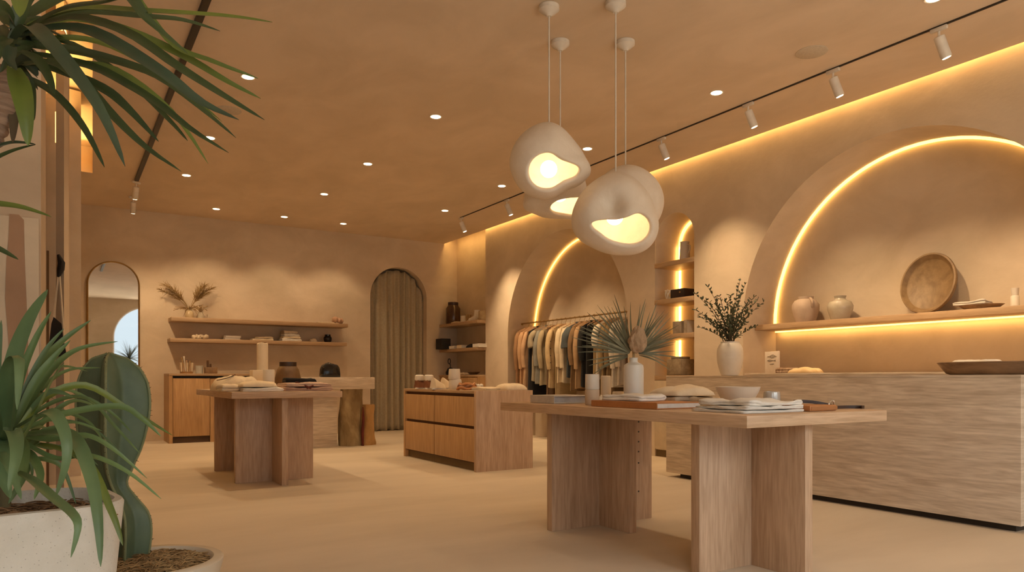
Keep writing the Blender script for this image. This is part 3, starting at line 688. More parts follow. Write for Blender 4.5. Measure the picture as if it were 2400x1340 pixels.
for (a0, a1, z0, z1) in ((-1.25, -.15, .06, .20),):
    n = 8; vs = [[bm.verts.new((.141*math.cos(a0+(a1-a0)*i/n-.9)*(1 if z == z0 else .87), .141*math.sin(a0+(a1-a0)*i/n-.9)*(1 if z == z0 else .87), z)) for i in range(n+1)] for z in (z0, z1)]
    for i in range(n): bm.faces.new((vs[0][i], vs[0][i+1], vs[1][i+1], vs[1][i]))
bm.free()
# ================================================================ drawer island
r = thing('drawer_island', 'oak drawer island in the middle of the shop with shoes on top', 'cabinet', (3.73, 6.68, 0)); IX, IY, IH = .72, 1.90, .862
mesh('end_panel', box(nb(), 0, IX, 0, .045, 0, IH, .002), OAKV, r)
mesh('end_panel', box(nb(), 0, IX, IY-.045, IY, 0, IH-.032, .002), HONV, r)
mesh('worktop', box(nb(), 0, IX, .0455, IY, IH-.032, IH, .002), SHELFY, r)
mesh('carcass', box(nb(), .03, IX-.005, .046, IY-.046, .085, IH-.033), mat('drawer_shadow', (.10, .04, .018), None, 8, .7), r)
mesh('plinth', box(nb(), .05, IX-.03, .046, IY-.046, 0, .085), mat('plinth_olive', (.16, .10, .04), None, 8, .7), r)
for (a, b) in ((.052, 1.005), (1.022, IY-.05)):
    for (z0, z1) in ((.10, .452), (.485, .795)):
        mesh('drawer', box(nb(), .003, .028, a, b-.002, z0, z1, .002), HONV, r)
IT = IH+.001
# two pairs of shoes standing heel to the aisle
def shoe(label, x, y, rz, up, sole, cuff=None, group=None):
    r = thing('shoe', label, 'shoe', (x, y, IT), rz, group)
    bm = nb(); N = 16; rows = []
    for i in range(N+1):
        t = i/N; yy = -.13+.27*t; wd = .040+.012*math.sin(PI*min(1, t*1.15))-.02*max(0, t-.85)/.15; h = .105-.045*min(1, t/.55)-.03*max(0, (t-.55)/.45)
        rows.append([bm.verts.new((wd*math.cos(a)*(1 if math.sin(a) < .1 else .82), yy, .014+max(0, math.sin(a))*h)) for a in [2*PI*k/18 for k in range(18)]])
    for A, B in zip(rows, rows[1:]):
        for k in range(18): bm.faces.new((A[k], A[(k+1) % 18], B[(k+1) % 18], B[k]))
    bm.faces.new(rows[0][::-1]); bm.faces.new(rows[-1]); r.scale = (1.15, 1.15, 1.2); mesh('upper', bm, up, r, ang=60)
    bm = nb(); vs = []
    for z in (0, .015): vs.append([bm.verts.new(((.048+.010*math.sin(1.5*a))*math.cos(a), .004+.14*math.sin(a), z)) for a in [2*PI*k/24 for k in range(24)]])
    for k in range(24): bm.faces.new((vs[0][k], vs[0][(k+1) % 24], vs[1][(k+1) % 24], vs[1][k]))
    bm.faces.new(vs[0][::-1]); bm.faces.new(vs[1]); mesh('sole', bm, sole, r)
    if cuff:
        bm = nb(); lathe(bm, [(.043, .085), (.05, .10), (.046, .135), (.034, .145), (0, .14)], (0, -.085, 0), 20, 1, 1.1); mesh('cuff', bm, cuff, r)
TERRA = mat('russet_suede', (.26, .10, .045), (.19, .07, .03), 14, .8)
shoe('russet ankle shoe with a pale cuff at the corner of the drawer island', gx(996, 8.2), 8.2, -1.2, TERRA, WHITEC, CERW, 'russet shoes')
shoe('russet ankle shoe with a pale cuff next to the cream slip-on', gx(1018, 8.0), 8.0, -1.2, TERRA, WHITEC, CERW, 'russet shoes')
shoe('cream slip-on shoe beside the russet pair', gx(1028, 7.78), 7.78, -.9, CREAM, WHITEC, None, 'cream shoes')
shoe('cream slip-on shoe nearer the stacked white pots', gx(1050, 7.95), 7.95, -.9, CREAM, WHITEC, None, 'cream shoes')
Y = 7.55
for k, (z, lb) in enumerate(((0, 'lower white tapered pot of the stacked pair on the island'), (.12, 'upper white tapered pot of the stacked pair on the island'))):
    pf(gx(1067-k*2, Y), IT+z, [(0, 0), (.068, 0), (.076-.004*k, .008), (.072-.006*k, .10), (.066-.003*k, .122), (.060, .119), (.055, .01), (0, .01)] if k else [(0, 0), (.074, 0), (.078, .008), (.074, .10), (.069, .12), (.0, .12)], CERW, 'stacking_pot', lb, 'pot', y=Y, group='stacked white pots')
r = thing('braided_bangle', 'rust brown braided leather coil on the island', 'bracelet', (gx(1095, 7.2), 7.2, IT), .2)
rn = random.Random(3)
for k in range(3):
    bm = nb(); tube(bm, [((.105-.012*k)*math.cos(a)*1.2, (.075-.01*k)*math.sin(a), .018+.020*k+.01*math.sin(4*a+k*2)-.0*a) for a in [2*PI*i/30 for i in range(30)]], .017, 8); mesh('strand', bm, (TAN if k != 1 else mat('rust_leather', (.28, .12, .05), (.17, .065, .028), 12, .6)), r)
cloth('folded_cloth', 'cream folded cloth spread flat next to the rust braided coil', 'cloth', (gx(1140, 7.05), 7.05, IT), .30, .3, .03, 2, CREAM, 51, .2)
r = thing('bird_ornament', 'small white knobbly ornament behind the spread cream cloth', 'ornament', (gx(1121, 7.6), 7.6, IT))
for k, (dx, z, rr) in enumerate(((-.045, .052, .024), (0, .032, .032), (.042, .04, .026))):
    bm = nb(); bmesh.ops.create_icosphere(bm, subdivisions=2, radius=rr, matrix=Matrix.Translation((dx, 0, z))); mesh('lobe', bm, CERW, r)
lump('folded_towel', 'cream rolled towel at the end of the island nearest the big table', 'towel', (gx(1195, 6.95), 6.93, IT), .30, .34, .07, CREAM, 52, pw=3, wob=.1)
# ================================================================ shelf alcove beside the rear corner
AX0, AY0 = 6.27, 11.0
for z, lb in ((2.03, 'upper oak shelf in the corner alcove under the dark jar'), (1.545, 'middle oak shelf in the corner alcove with books and black boxes')):
    tag(mesh('alcove_shelf', box(nb(), AX0, XA, ALC-.0, YB, z-.055, z, .003), SHELFY), lb, 'shelf', 'corner alcove shelves')
r = thing('alcove_cabinet', 'low oak cabinet filling the foot of the corner alcove', 'cabinet', (AX0, ALC, 0))
mesh('worktop', box(nb(), -.01, XA-AX0, 0, YB-ALC, 1.02, 1.055, .003), SHELFY, r); mesh('body', box(nb(), .01, XA-AX0, 0.002, YB-ALC, 0, 1.02), HONV, r)
for k in range(2): mesh('door', box(nb(), -.006, .0095, .02+.75*k, .735+.75*k, .08, 1.0, .002), HONV, r)
AXI = 6.43
def ay(px, X=AXI): return gy(px, X)
def pfa(px, z, prof, m, name, label, cat, X=AXI, **k): return pf(X, z, prof, m, name, label, cat, y=ay(px, X), **k)
Z1, Z2, Z3 = 2.031, 1.546, 1.056
r = thing('glass_jar', 'big dark amber jar on the upper alcove shelf', 'jar', (AXI, ay(1062), Z1))
mesh('body', lathe(nb(), [(0, 0), (.13, 0), (.14, .02), (.14, .30), (.10, .36), (0, .36)], seg=30), mat('amber_jar', (.10, .055, .022), (.05, .022, .012), 5, .2), r); mesh('lid', lathe(nb(), [(.095, .355), (.1, .365), (.1, .42), (0, .42)], seg=30), mat('dark_lid', (.045, .02, .014), None, 8, .5), r)
pfa(1087, Z1, [(0, 0), (.06, 0), (.063, .13), (.057, .13), (.05, .02), (0, .02)], CERW, 'white_cup', 'plain white cup next to the dark amber jar', 'cup')
r = thing('woven_cup', 'small woven brown cup between the white cup and the white boot', 'cup', (AXI, ay(1097)-.02, Z1)); mesh('body', lathe(nb(), [(0, 0), (.045, 0), (.058, .14), (.05, .14), (.04, .02), (0, .02)], seg=18), STRAW, r)
cloth('folded_cloth', 'thin pale cloth lying under the white cup on the upper alcove shelf', 'cloth', (AX0+.07, ay(1070, AX0+.07), Z1), .11, .28, .018, 1, CREAM, 61)
r = thing('white_boot', 'white ankle boot on the upper alcove shelf', 'shoe', (AXI, ay(1115), Z1), .3)
bm = nb(); tube(bm, [(0, .16, .03), (0, .10, .04), (0, .02, .055), (0, -.02, .09), (0, -.03, .16), (0, -.03, .20)], [.028, .038, .045, .055, .05, .055], 14); mesh('upper', bm, CERW, r)
mesh('sole', box(nb(), -.04, .04, -.08, .19, 0, .016, .006), WHITEC, r)
r = thing('ribbed_basket', 'ribbed tan basket at the pier end of the upper alcove shelf', 'basket', (AXI, ay(1129, AXI)-.05, Z1)); mesh('body', lathe(nb(), [(0, 0), (.075, 0)]+[(.08+.005*(k % 2), .01+.017*k) for k in range(10)]+[(.07, .165), (.06, .02), (0, .02)], seg=24), mat('tan_basket', (.46, .34, .19), (.36, .25, .13), 20, .9), r)
AXF = 6.37
r = thing('boxed_set', 'upright cream box at the wall end of the middle alcove shelf', 'box', (6.34, 12.62, Z2)); mesh('body', box(nb(), -.07, .07, -.04, .04, 0, .155, .003), CREAM, r)
r = thing('black_box', 'square black box with a small pale badge on the middle alcove shelf', 'box', (AXI, 12.43, Z2)); mesh('body', box(nb(), -.10, .10, -.13, .13, 0, .19, .005), BLACKC, r); mesh('badge', lathe(nb(), [(0, 0), (.022, 0), (.022, .004), (0, .004)], seg=16), CERW, r)
bd = r.children[-1]; bd.rotation_euler = (0, -PI/2, 0); bd.location = (-.1, .03, .10)
for px, ln, hh, mt, lb in ((1069, .20, .055, WHITEC, 'white book beside the black box with the badge'), (1087, .18, .06, CREAM, 'cream book in the middle of the middle alcove shelf'), (1126, .22, .06, WHITEC, 'white book at the pier end of the middle alcove shelf')):
    book('book', lb, (AXF, ay(px, AXF), Z2), .2, ln, hh, mt, group='books on the middle alcove shelf')
lump('flat_hat', 'flat black hat between two pale books on the middle alcove shelf', 'hat', (AXF, ay(1106, AXF), Z2), .17, .22, .06, BLACKC, 66)
r = thing('black_lamp', 'small black table lamp with a loop on the alcove cabinet', 'lamp', (AXF, 12.42, Z3))
mesh('base', lathe(nb(), [(0, 0), (.09, 0), (.095, .05), (.06, .12), (.03, .14), (0, .14)], seg=20), BLACK, r)
bm = nb(); tube(bm, [(0, 0, .13), (0, 0, .20)]+[(0, -.05*math.cos(a)+.05, .26+.05*math.sin(a)) for a in [PI*1.3-2*PI*i/20*.9 for i in range(20)]], .009, 8); mesh('loop', bm, DARKM, r)
r = thing('dark_dish', 'dark shallow boat-shaped dish on the alcove cabinet', 'dish', (AXF, ay(1110, AXF), Z3)); bm = nb(); lathe(bm, [(0, 0), (.05, 0), (.10, .05), (.094, .05), (.04, .008), (0, .008)], seg=28, sx=.9, sy=2); mesh('body', bm, BROWN, r)
cloth('folded_cloth', 'pale folded cloth beside the dark boat-shaped dish', 'cloth', (AXF, ay(1088, AXF), Z3), .16, .24, .04, 2, CREAM, 67)
# ================================================================ clothes rail in the second arch
RX, RZ = 6.72, 1.925
r = thing('clothes_rail', 'thin brass clothes rail across the smaller lit arch', 'rail', (RX, 8.9, RZ))
mesh('bar', tube(nb(), [(0, -1.52, 0), (0, 1.52, 0)], .012, 10), BRASS, r)
for s in (-1, 1): mesh('bracket', tube(nb(), [(0, 1.515*s, 0), (0, 1.525*s, 0)], .028, 14), BRASS, r)
HANGW = mat('hanger_wood', (.42, .24, .12), (.34, .18, .085), 5, .5)
def make_hanger():
    r = thing('clothes_hanger', '', 'hanger', group='wooden hangers on the rail')
    bm = nb(); tube(bm, [(.018*math.cos(a), 0, -.002+.018*math.sin(a)) for a in [PI*(-.15)+PI*1.2*i/12 for i in range(13)]][::-1]+[(.012, 0, -.03), (0, 0, -.045), (0, 0, -.085)], .003, 6); mesh('hook', bm, BRASS, r)
    bm = nb(); tube(bm, [(-.22, 0, -.165), (-.17, 0, -.135), (-.08, 0, -.10), (0, 0, -.085), (.08, 0, -.10), (.17, 0, -.135), (.22, 0, -.165)], [.008, .010, .012, .013, .012, .010, .008], 8, .7); mesh('shoulder_bar', bm, HANGW, r)
    return r
h0 = None
def body(bm, hem, wd, th, seed, flare=1.0, seg=36):
    ox = random.Random(seed).uniform(0, 90); rows = []
    prof = [(-.088, .055, .016), (-.100, .085, .022), (-.125, .15, .028), (-.155, .205, .034), (-.185, .232, .036), (-.24, .232, .038)]
    nz = 12
    prof += [(-.24+(hem+.24)*(k/nz), .232+(wd-.232)*(k/nz)*flare, .038+(th-.038)*(k/nz)) for k in range(1, nz+1)]
    for z, hw, t in prof:
        q = max(0, (-.2-z)/(-.2-hem)); row = []
        for i in range(seg):
            a = 2*PI*i/seg; x = hw*math.copysign(abs(math.cos(a))**.75, math.cos(a)); y = t*math.copysign(abs(math.sin(a))**.9, math.sin(a))
            f = q*(.011*math.sin(x*38+ox+1.5*q)+.007*math.sin(x*75+ox*2))+.008*noise.noise(Vector((x*7+ox, y*9, z*4)))
            row.append(bm.verts.new((x*(1+.03*noise.noise(Vector((ox, z*5, a)))), y+f, z+.008*q*math.sin(3*a+ox))))
        rows.append(row)
    for A, B in zip(rows, rows[1:]):
        for i in range(seg): bm.faces.new((A[i], A[(i+1) % seg], B[(i+1) % seg], B[i]))
    bm.faces.new(rows[0][::-1]); bm.faces.new(rows[-1])
    return bm
def sleeve(bm, s, ln, rr, seed):
    ox = random.Random(seed).uniform(0, 50); n = 9; pts = []; rad = []
    for i in range(n+1):
        t = i/n; pts.append((s*(.195+.075*math.sin(min(1, t*1.6)*PI/2)-.035*t*t*(ln > .3)), .010*math.sin(t*5+ox), -.175-ln*t)); rad.append(rr*(1.0-.22*t*(ln > .3))*(1+.08*math.sin(t*11+ox)) if i else rr*.7)
    return tube(bm, pts, rad, 12, .55)
G = 'clothes hanging on the brass rail'
def garment(y, kind, m, hem, slv, label, seed, buttons=False, th=.05, wd=.25):
    global h0
    if h0 is None: h = h0 = make_hanger()
    else: h = dup(h0)
    rz = random.Random(seed).uniform(-.03, .03)
    h.location = (RX, y, RZ+.0005); h.rotation_euler = (0, 0, rz)
    h['label'] = 'wooden hanger holding the '+label.split(',')[0]
    r = thing(kind, label, {'dress': 'dress', 'tee': 't-shirt', 'shirt': 'shirt', 'jacket': 'jacket', 'trousers': 'trousers', 'coat': 'coat'}[kind], (RX, y, RZ), rz, G)
    if kind == 'trousers':
        bm = nb(); rows = []
        for k in range(15):
            t = k/14; z = -.13+(hem+.13)*t; row = []
            for i in range(24):
                a = 2*PI*i/24; row.append(bm.verts.new(((.19+.02*t)*math.copysign(abs(math.cos(a))**.5, math.cos(a)), .024*math.sin(a)+.012*math.sin(math.cos(a)*9+seed)*t, z)))
            rows.append(row)
        for A, B in zip(rows, rows[1:]):
            for i in range(24): bm.faces.new((A[i], A[(i+1) % 24], B[(i+1) % 24], B[i]))
        bm.faces.new(rows[0][::-1]); bm.faces.new(rows[-1]); mesh('legs', bm, m, r)
        return
    mesh('body', body(nb(), hem, wd, th, seed), m, r, ang=70)
    if slv:
        for s in (-1, 1): mesh('sleeve', sleeve(nb(), s, slv, .062 if slv > .3 else .075, seed+s), m, r, ang=70)
    mesh('collar', tube(nb(), [(.07*math.cos(a), .026*math.sin(a), -.088+.012*math.sin(a*1)) for a in [2*PI*i/18 for i in range(19)]], .009, 6), m, r)
    if buttons:
        for k in range(5): mesh('button', tube(nb(), [(-.235, -.045, -.36-.11*k), (-.245, -.06, -.36-.11*k)], .008, 8), DARKM, r)
def C(name, c): return mat('fabric_'+name, c, tuple(v*.82 for v in c), 9, .95, .2, bscale=90)
LIST = [
 ('shirt', C('umber', (.36, .20, .10)), -1.02, .62, 'umber brown long-sleeved shirt, first on the rail by the pier'),
 ('shirt', C('apricot', (.58, .36, .20)), -1.04, .60, 'apricot long-sleeved shirt, second on the rail from the pier'),
 ('shirt', C('peach', (.62, .40, .24)), -1.06, .58, 'peach long-sleeved shirt, third on the rail from the pier'),
 ('dress', C('ink', (.018, .02, .026)), -1.45, 0, 'long ink black sleeveless dress, between the peach shirt and the taupe tee'),
 ('tee', C('taupe', (.36, .30, .21)), -.98, .26, 'taupe short-sleeved tee, directly after the ink black dress'),
 ('shirt', C('slate', (.25, .25, .23)), -1.02, .56, 'slate grey long-sleeved shirt, between the taupe tee and the khaki shirt'),
 ('shirt', C('khaki', (.40, .32, .20)), -1.04, .60, 'khaki long-sleeved shirt, after the slate grey one'),
 ('trousers', C('cocoa', (.17, .10, .055)), -1.50, 0, 'cocoa brown trousers, folded over a hanger behind the khaki shirt'),
 ('shirt', C('camel', (.58, .43, .24)), -1.08, .62, 'camel long-sleeved overshirt, with a dark button on the cuff'),
 ('trousers', C('sand', (.42, .31, .17)), -1.70, 0, 'sand coloured trousers, hanging below the camel overshirt'),
 ('jacket', C('ecru', (.68, .56, .39)), -1.0, .58, 'ecru buttoned jacket, with a dark button at the chest'),
 ('shirt', C('ivory', (.68, .58, .42)), -1.0, .60, 'ivory shirt, between the ecru jacket and the blue-grey tee'),
 ('tee', C('bluegrey', (.075, .09, .10)), -.92, .30, 'dark blue-grey short-sleeved tee, in the middle of the rail'),
 ('coat', C('brown', (.24, .145, .07)), -1.12, .56, 'mid brown thin coat, behind the blue-grey tee'),
 ('shirt', C('biscuit', (.46, .30, .165)), -1.08, .62, 'biscuit long-sleeved shirt, before the big black dress'),
 ('dress', C('jet', (.012, .012, .013)), -1.06, .5, 'jet black long-sleeved top, filling the middle of the rail'),
 ('dress', C('coal', (.016, .015, .015)), -1.50, 0, 'coal black long dress, right behind the jet black top'),
 ('trousers', C('tan', (.46, .34, .19)), -1.76, 0, 'tan trousers reaching almost to the floor, after the coal black dress'),
 ('tee', C('white', (.72, .66, .55)), -.95, .30, 'white short-sleeved tee, sleeve over the black dress'),
 ('coat', C('olive', (.33, .235, .115)), -1.25, .62, 'olive brown long coat, behind the palm fan'),
 ('coat', C('bronze', (.27, .18, .09)), -1.22, .6, 'bronze brown coat, doubled up with the olive one'),
 ('shirt', C('chalk', (.72, .66, .57)), -1.05, .62, 'chalk white long-sleeved shirt, seen through the palm fan'),
 ('shirt', C('oat', (.60, .52, .42)), -1.02, .60, 'oat coloured long-sleeved shirt, beside the white vase'),
 ('trousers', C('chestnut', (.13, .07, .04)), -1.35, 0, 'chestnut trousers, last on the rail behind the white vase'),
]
for k, (kind, m, hem, sl, lb) in enumerate(LIST):
    y = 10.22-.118*k
    garment(y, kind, m, hem, sl, lb, 100+k, buttons=(kind == 'jacket' or 'camel' in lb), th=(.055 if kind == 'dress' else .036), wd=.255)
r = h0
for k in range(3):
    h = dup(h0); h.location = (RX, 7.39+.004-.0*k+[0, .035, .075][k], RZ+.0005); h.rotation_euler = (0, 0, .05*k); h['label'] = 'empty wooden hanger at the vase end of the rail'; h['group'] = 'empty hangers'
# ================================================================ narrow niche with shelves
NX0, NX1, NY0, NY1 = XW, XW+.435, 6.186, 6.856
for z, lb in ((2.45, 'top niche shelf carrying the cream jug'), (1.985, 'second niche shelf with the flat black box'), (1.545, 'third niche shelf with the grey-brown boxes'), (1.03, 'lowest niche shelf with the lidded stone jar')):
    tag(mesh('niche_shelf', box(nb(), NX0-.01, NX1-.03, NY0, NY1, z-.058, z, .003), SHELFY), lb, 'shelf', 'niche shelves')
r = thing('niche_cabinet', 'pale cabinet closing the foot of the narrow niche', 'cabinet', (NX0-.01, NY0, 0)); CBM = mat('pale_lacquer', (.62, .51, .37), None, 8, .6)
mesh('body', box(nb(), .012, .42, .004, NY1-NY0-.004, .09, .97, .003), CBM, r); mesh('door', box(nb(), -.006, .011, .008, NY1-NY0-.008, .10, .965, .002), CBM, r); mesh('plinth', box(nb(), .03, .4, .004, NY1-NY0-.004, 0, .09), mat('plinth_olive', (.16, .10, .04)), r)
NXI = 6.62
def ny(px, X=NXI): return gy(px, X)
r = thing('cream_jug', 'tall cream jug with a handle on the top niche shelf', 'jug', (NXI, ny(1605), 2.451))
mesh('body', lathe(nb(), [(0, 0), (.062, 0), (.066, .02), (.055, .23), (.058, .245), (.05, .245), (.045, .02), (0, .02)], seg=26), CERW, r)
bm = nb(); tube(bm, bez((0, -.05, .20), (0, -.13, .19), (0, -.055, .09), 10), .008, 8); mesh('handle', bm, CERW, r)
r = thing('white_sculpture', 'little white twisted sculpture on the second niche shelf', 'ornament', (6.50, ny(1567, 6.50), 1.986)); rn = random.Random(6)
for k in range(5):
    bm = nb(); a = rn.uniform(0, 6); tube(bm, bez((.02*math.cos(a), .03*math.sin(a), .008), (.06*math.cos(a+1), .06*math.sin(a+1), .09), (.03*math.cos(a+2), .05*math.sin(a+2), .115), 8), .011, 8); mesh('loop', bm, CERW, r)
r = thing('black_case', 'flat black case on the second niche shelf', 'box', (NXI-.02, ny(1606, NXI-.02), 1.986)); mesh('body', box(nb(), -.12, .12, -.10, .14, 0, .115, .012), mat('espresso_case', (.022, .012, .012), None, 7, .4), r); mesh('clasp', box(nb(), -.126, -.119, -.04, -.02, .06, .08), BRASS, r)
r = thing('grey_box', 'grey-brown box at the light strip on the third niche shelf', 'box', (NXI, ny(1600)+.02, 1.546)); mesh('body', box(nb(), -.08, .08, -.075, .075, 0, .16, .003), STONE, r)
book('book', 'upright grey-brown book beside the grey-brown box on the third niche shelf', (NXI-.02, ny(1617, NXI-.02), 1.546), .16, .05, .165, STONE)
r = thing('stone_jar', 'square stone jar with a lid on the lowest niche shelf', 'jar', (NXI-.05, ny(1595, NXI-.05), 1.031)); STJ = mat('mottled_stone', (.36, .28, .18), (.24, .175, .105), 16, .9, .4)
mesh('body', box(nb(), -.12, .12, -.125, .125, 0, .20, .012), STJ, r); mesh('lid', box(nb(), -.085, .085, -.085, .085, .20, .232, .01), STJ, r)
# ================================================================ travertine cash desk and what stands on it
DX, DT = 5.224, 1.02
r = thing('cash_desk', 'long travertine sales counter in front of the big arch', 'counter', (DX, 2.20, 0)); DL, DD = 3.20, .62
mesh('top', box(nb(), 0, DD, 0, DL, DT-.02, DT, .002), TRAV, r); mesh('front_slab', box(nb(), 0, .03, 0, DL, .045, DT-.0205, .002), TRAV, r)
mesh('end_slab', box(nb(), .0305, DD, 0, .03, .045, DT-.0205, .002), TRAV, r); mesh('end_slab', box(nb(), .0305, DD, DL-.03, DL, .045, DT-.0205, .002), TRAV, r)
mesh('core', box(nb(), .05, DD-.02, .05, DL-.05, .05, DT-.03), HONV, r)
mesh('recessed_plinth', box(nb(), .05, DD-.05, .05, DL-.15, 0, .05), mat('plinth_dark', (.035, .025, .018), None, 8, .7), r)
BY = gy(1745, 5.93); BTZ = 1.046
r = thing('back_counter', 'travertine back counter behind the sales counter, under the lit shelf', 'counter', (5.93, 1.2, 0))
mesh('top', box(nb(), 0, XB-.02-5.93, 1.05, BY-1.2, BTZ-.03, BTZ, .002), TRAV, r); mesh('body', box(nb(), .02, XB-.03-5.93, 1.07, BY-1.22, 0, BTZ-.031), HONV, r)
# vase with branches
VX = 5.46; VY = gy(1711, VX)
r = thing('branch_vase', 'ribbed white vase of dark green leafy branches at the end of the sales counter', 'vase', (VX, VY, DT+.001))
pr = [(0, 0), (.078, 0), (.083, .006)]
for k in range(20):
    t = k/19; pr.append((.083+.040*math.sin(min(1, t*1.2)*PI/2)+.003*(k % 2)*(t < .7), .01+.22*t))
pr += [(.118, .26), (.102, .295), (.088, .31), (.088, .325), (.08, .325), (.08, .30), (.1, .2), (.07, .02), (0, .02)]
mesh('pot', lathe(nb(), pr, seg=36), CERW, r)
rn = random.Random(12); bs = nb(); bl = nb()
def leaf(bm, p, d, ln, wd, up):
    d = d.normalized(); s = d.cross(up)
    if s.length < 1e-3: s = Vector((1, 0, 0))
    s.normalize(); n = s.cross(d)
    k = [(0, 0), (.3, .8), (.6, 1), (.85, .6), (1, 0)]
    v = [(bm.verts.new(p+d*ln*t+s*wd*w_+n*.003), bm.verts.new(p+d*ln*t-s*wd*w_+n*.003), bm.verts.new(p+d*ln*t-n*.002*(w_ > 0))) for t, w_ in k]
    for a, b in zip(v, v[1:]):
        for i in range(3):
            try: bm.faces.new((a[i], a[(i+1) % 3], b[(i+1) % 3], b[i]))
            except ValueError: pass
mperp = W(1, VX, VY)
tips = [(-80, 185), (-62, 168), (-70, 130), (-55, 200), (-38, 165), (-30, 178), (-10, 170), (0, 150), (10, 185), (20, 215), (32, 190), (35, 160), (50, 176), (68, 172), (72, 165), (55, 140), (45, 120), (-45, 130), (-30, 120), (20, 130), (-15, 130), (60, 110), (-66, 110), (-75, 150), (5, 120), (28, 205), (-20, 150), (48, 150), (15, 160)]
for i, (dx, dz) in enumerate(tips):
    dy = rn.uniform(-.2, .2); e = Vector((dx*mperp*RT[0]+dy*FW[0]*.6, dx*mperp*RT[1]+dy*FW[1]*.6, (dz+5)*mperp))
    mid = Vector((e.x*.35, e.y*.35, .30+(e.z-.30)*.62)); st = Vector((rn.uniform(-.04, .04), rn.uniform(-.04, .04), .30))
    pts = bez(st, mid, e, 14); tube(bs, pts, [.004-.0028*k/14 for k in range(15)], 5)
    for k in range(3, 15):
        for q in range(2):
            d = (pts[k]-pts[k-1]).normalized(); o = Vector((rn.uniform(-1, 1), rn.uniform(-1, 1), rn.uniform(-.3, .9))).normalized()
            leaf(bl, pts[k], d*.55+o*.8, rn.uniform(.028, .045), rn.uniform(.007, .011), Vector((rn.uniform(-1, 1), rn.uniform(-1, 1), 1)))
mesh('stems', bs, mat('branch_brown', (.07, .05, .025), None, 9, .8), r); mesh('foliage', bl, OLIVE, r)
# card with a few grey pen strokes
X = 6.2; Yc = gy(1810, X)
r = thing('sign_card', 'small upright cream card with grey lettering on the back counter', 'sign', (X, Yc, BTZ+.001), math.radians(-14))
cw, chh = W(45, X, Yc), W(51, X, Yc)
mesh('board', box(nb(), -.006, .006, -cw/2-.012, cw/2+.012, 0, chh, .002), mat('card_paper', (.66, .56, .47), None, 9, .8), r)
bm = nb(); fx = -.0072
for z0, n, sc_, hh in ((.76, 4, .70, .10), (.58, 6, .62, .05), (.42, 3, .30, .02)):
    tube(bm, [(fx, cw*sc_*(.5-t)+cw*.055*math.sin(2*PI*n*t*1.6+n), chh*z0+chh*hh*math.cos(2*PI*n*t*1.6)*(.55+.45*math.sin(7*t+n))) for t in [q/70 for q in range(71)]], .0018, 5)
mesh('lettering', bm, mat('grey_ink', (.25, .215, .18), None, 9, .8), r)
X = 6.10
cloth('folded_scarf', 'dark fringed scarf rolled up next to the cream card', 'scarf', (X, gy(1845, X), BTZ+.001), .12, .20, .05, 2, mat('brown_stripe', (.16, .08, .045), (.40, .29, .2), 22, .95, stretch=(1, 5, 1)), 71)
lump('folded_cloth', 'yellow-cream cloth heaped beside the dark fringed scarf', 'cloth', (X+.02, gy(1888, X+.02), BTZ+.001), .22, .30, .045, mat('butter_cloth', (.66, .48, .27), (.56, .39, .2), 12, .9), 72, pw=3, wob=.4)
# long wooden tray
X = 5.52; y1 = gy(2197, X); y0 = y1-.95; yc = (y0+y1)/2
r = thing('wooden_tray', 'long dark wooden dough-bowl tray on the sales counter', 'tray', (X, yc, DT+.001))
bm = nb(); L = (y1-y0)/2
lathe(bm, [(0, 0), (.80, 0), (.86, .01), (1.0, .088), (.975, .092), (.93, .085), (.80, .022), (0, .018)], seg=48, sx=.17, sy=L); mesh('body', bm, mat('tray_wood', (.34, .22, .13), (.19, .115, .065), 3, .6, .2, stretch=(3, .6, 3), rings=4), r, ang=50)
cloth('folded_cloth', 'white folded cloth lying in the long wooden tray', 'cloth', (X-.01, gy(2292, X), DT+.0235), .16, .26, .085, 3, WHITEC, 73)
# ---------------------------------------------------------------- lit shelf across the big arch
r = thing('lit_shelf', 'long oak shelf across the big arch with a glowing strip beneath', 'shelf', (6.63, .2, 1.531))
SY1 = 5.45-.2
mesh('board', box(nb(), 0, XB-.001-6.63, 1.95, SY1, 0, .060, .003), SHELFY, r)
mesh('light_strip', box(nb(), XB-.05-6.63, XB-.022-6.63, 1.96, SY1-.02, -.014, -.0005), LED, r)
led_area('shelf_light', (XB-.045, 3.85, 1.512), (0, math.radians(-20), 0), .03, 3.1, 2.3)
SZ = 1.592; VXX = 6.82
def vy(px, X=VXX): return gy(px, X)
r = thing('clay_vase', 'matt pinkish clay urn with small lugs on the lit shelf', 'vase', (VXX, vy(1888), SZ)); s_ = W(1, VXX, vy(1888))
mesh('body', lathe(nb(), [(0, 0), (21*s_, 0), (24*s_, 8*s_), (30*s_, 30*s_), (30*s_, 42*s_), (24*s_, 52*s_), (17*s_, 55*s_), (18*s_, 61*s_), (14*s_, 61*s_), (13*s_, 52*s_), (0, 40*s_)], seg=36), mat('pink_clay', (.50, .385, .295), (.43, .32, .24), 6, .8, .2), r)
bm = nb(); tube(bm, bez((-12*s_, -26*s_, 34*s_), (-22*s_, -36*s_, 50*s_), (-8*s_, -18*s_, 55*s_), 10), 3.2*s_, 8); mesh('handle', bm, MATS['pink_clay'], r)
r = thing('glazed_vase', 'shiny celadon urn with a narrow neck on the lit shelf', 'vase', (VXX, vy(1969), SZ)); s_ = W(1, VXX, vy(1969))
mesh('body', lathe(nb(), [(0, 0), (19*s_, 0), (21*s_, 4*s_), (28*s_, 26*s_), (28.5*s_, 34*s_), (24*s_, 43*s_), (13*s_, 48*s_), (11.5*s_, 51*s_), (13.5*s_, 57*s_), (10*s_, 57*s_), (9*s_, 50*s_), (0, 40*s_)], seg=40), CERG, r)
X = 6.89; yt = vy(2180, X); R_ = .287; tl = math.radians(13)
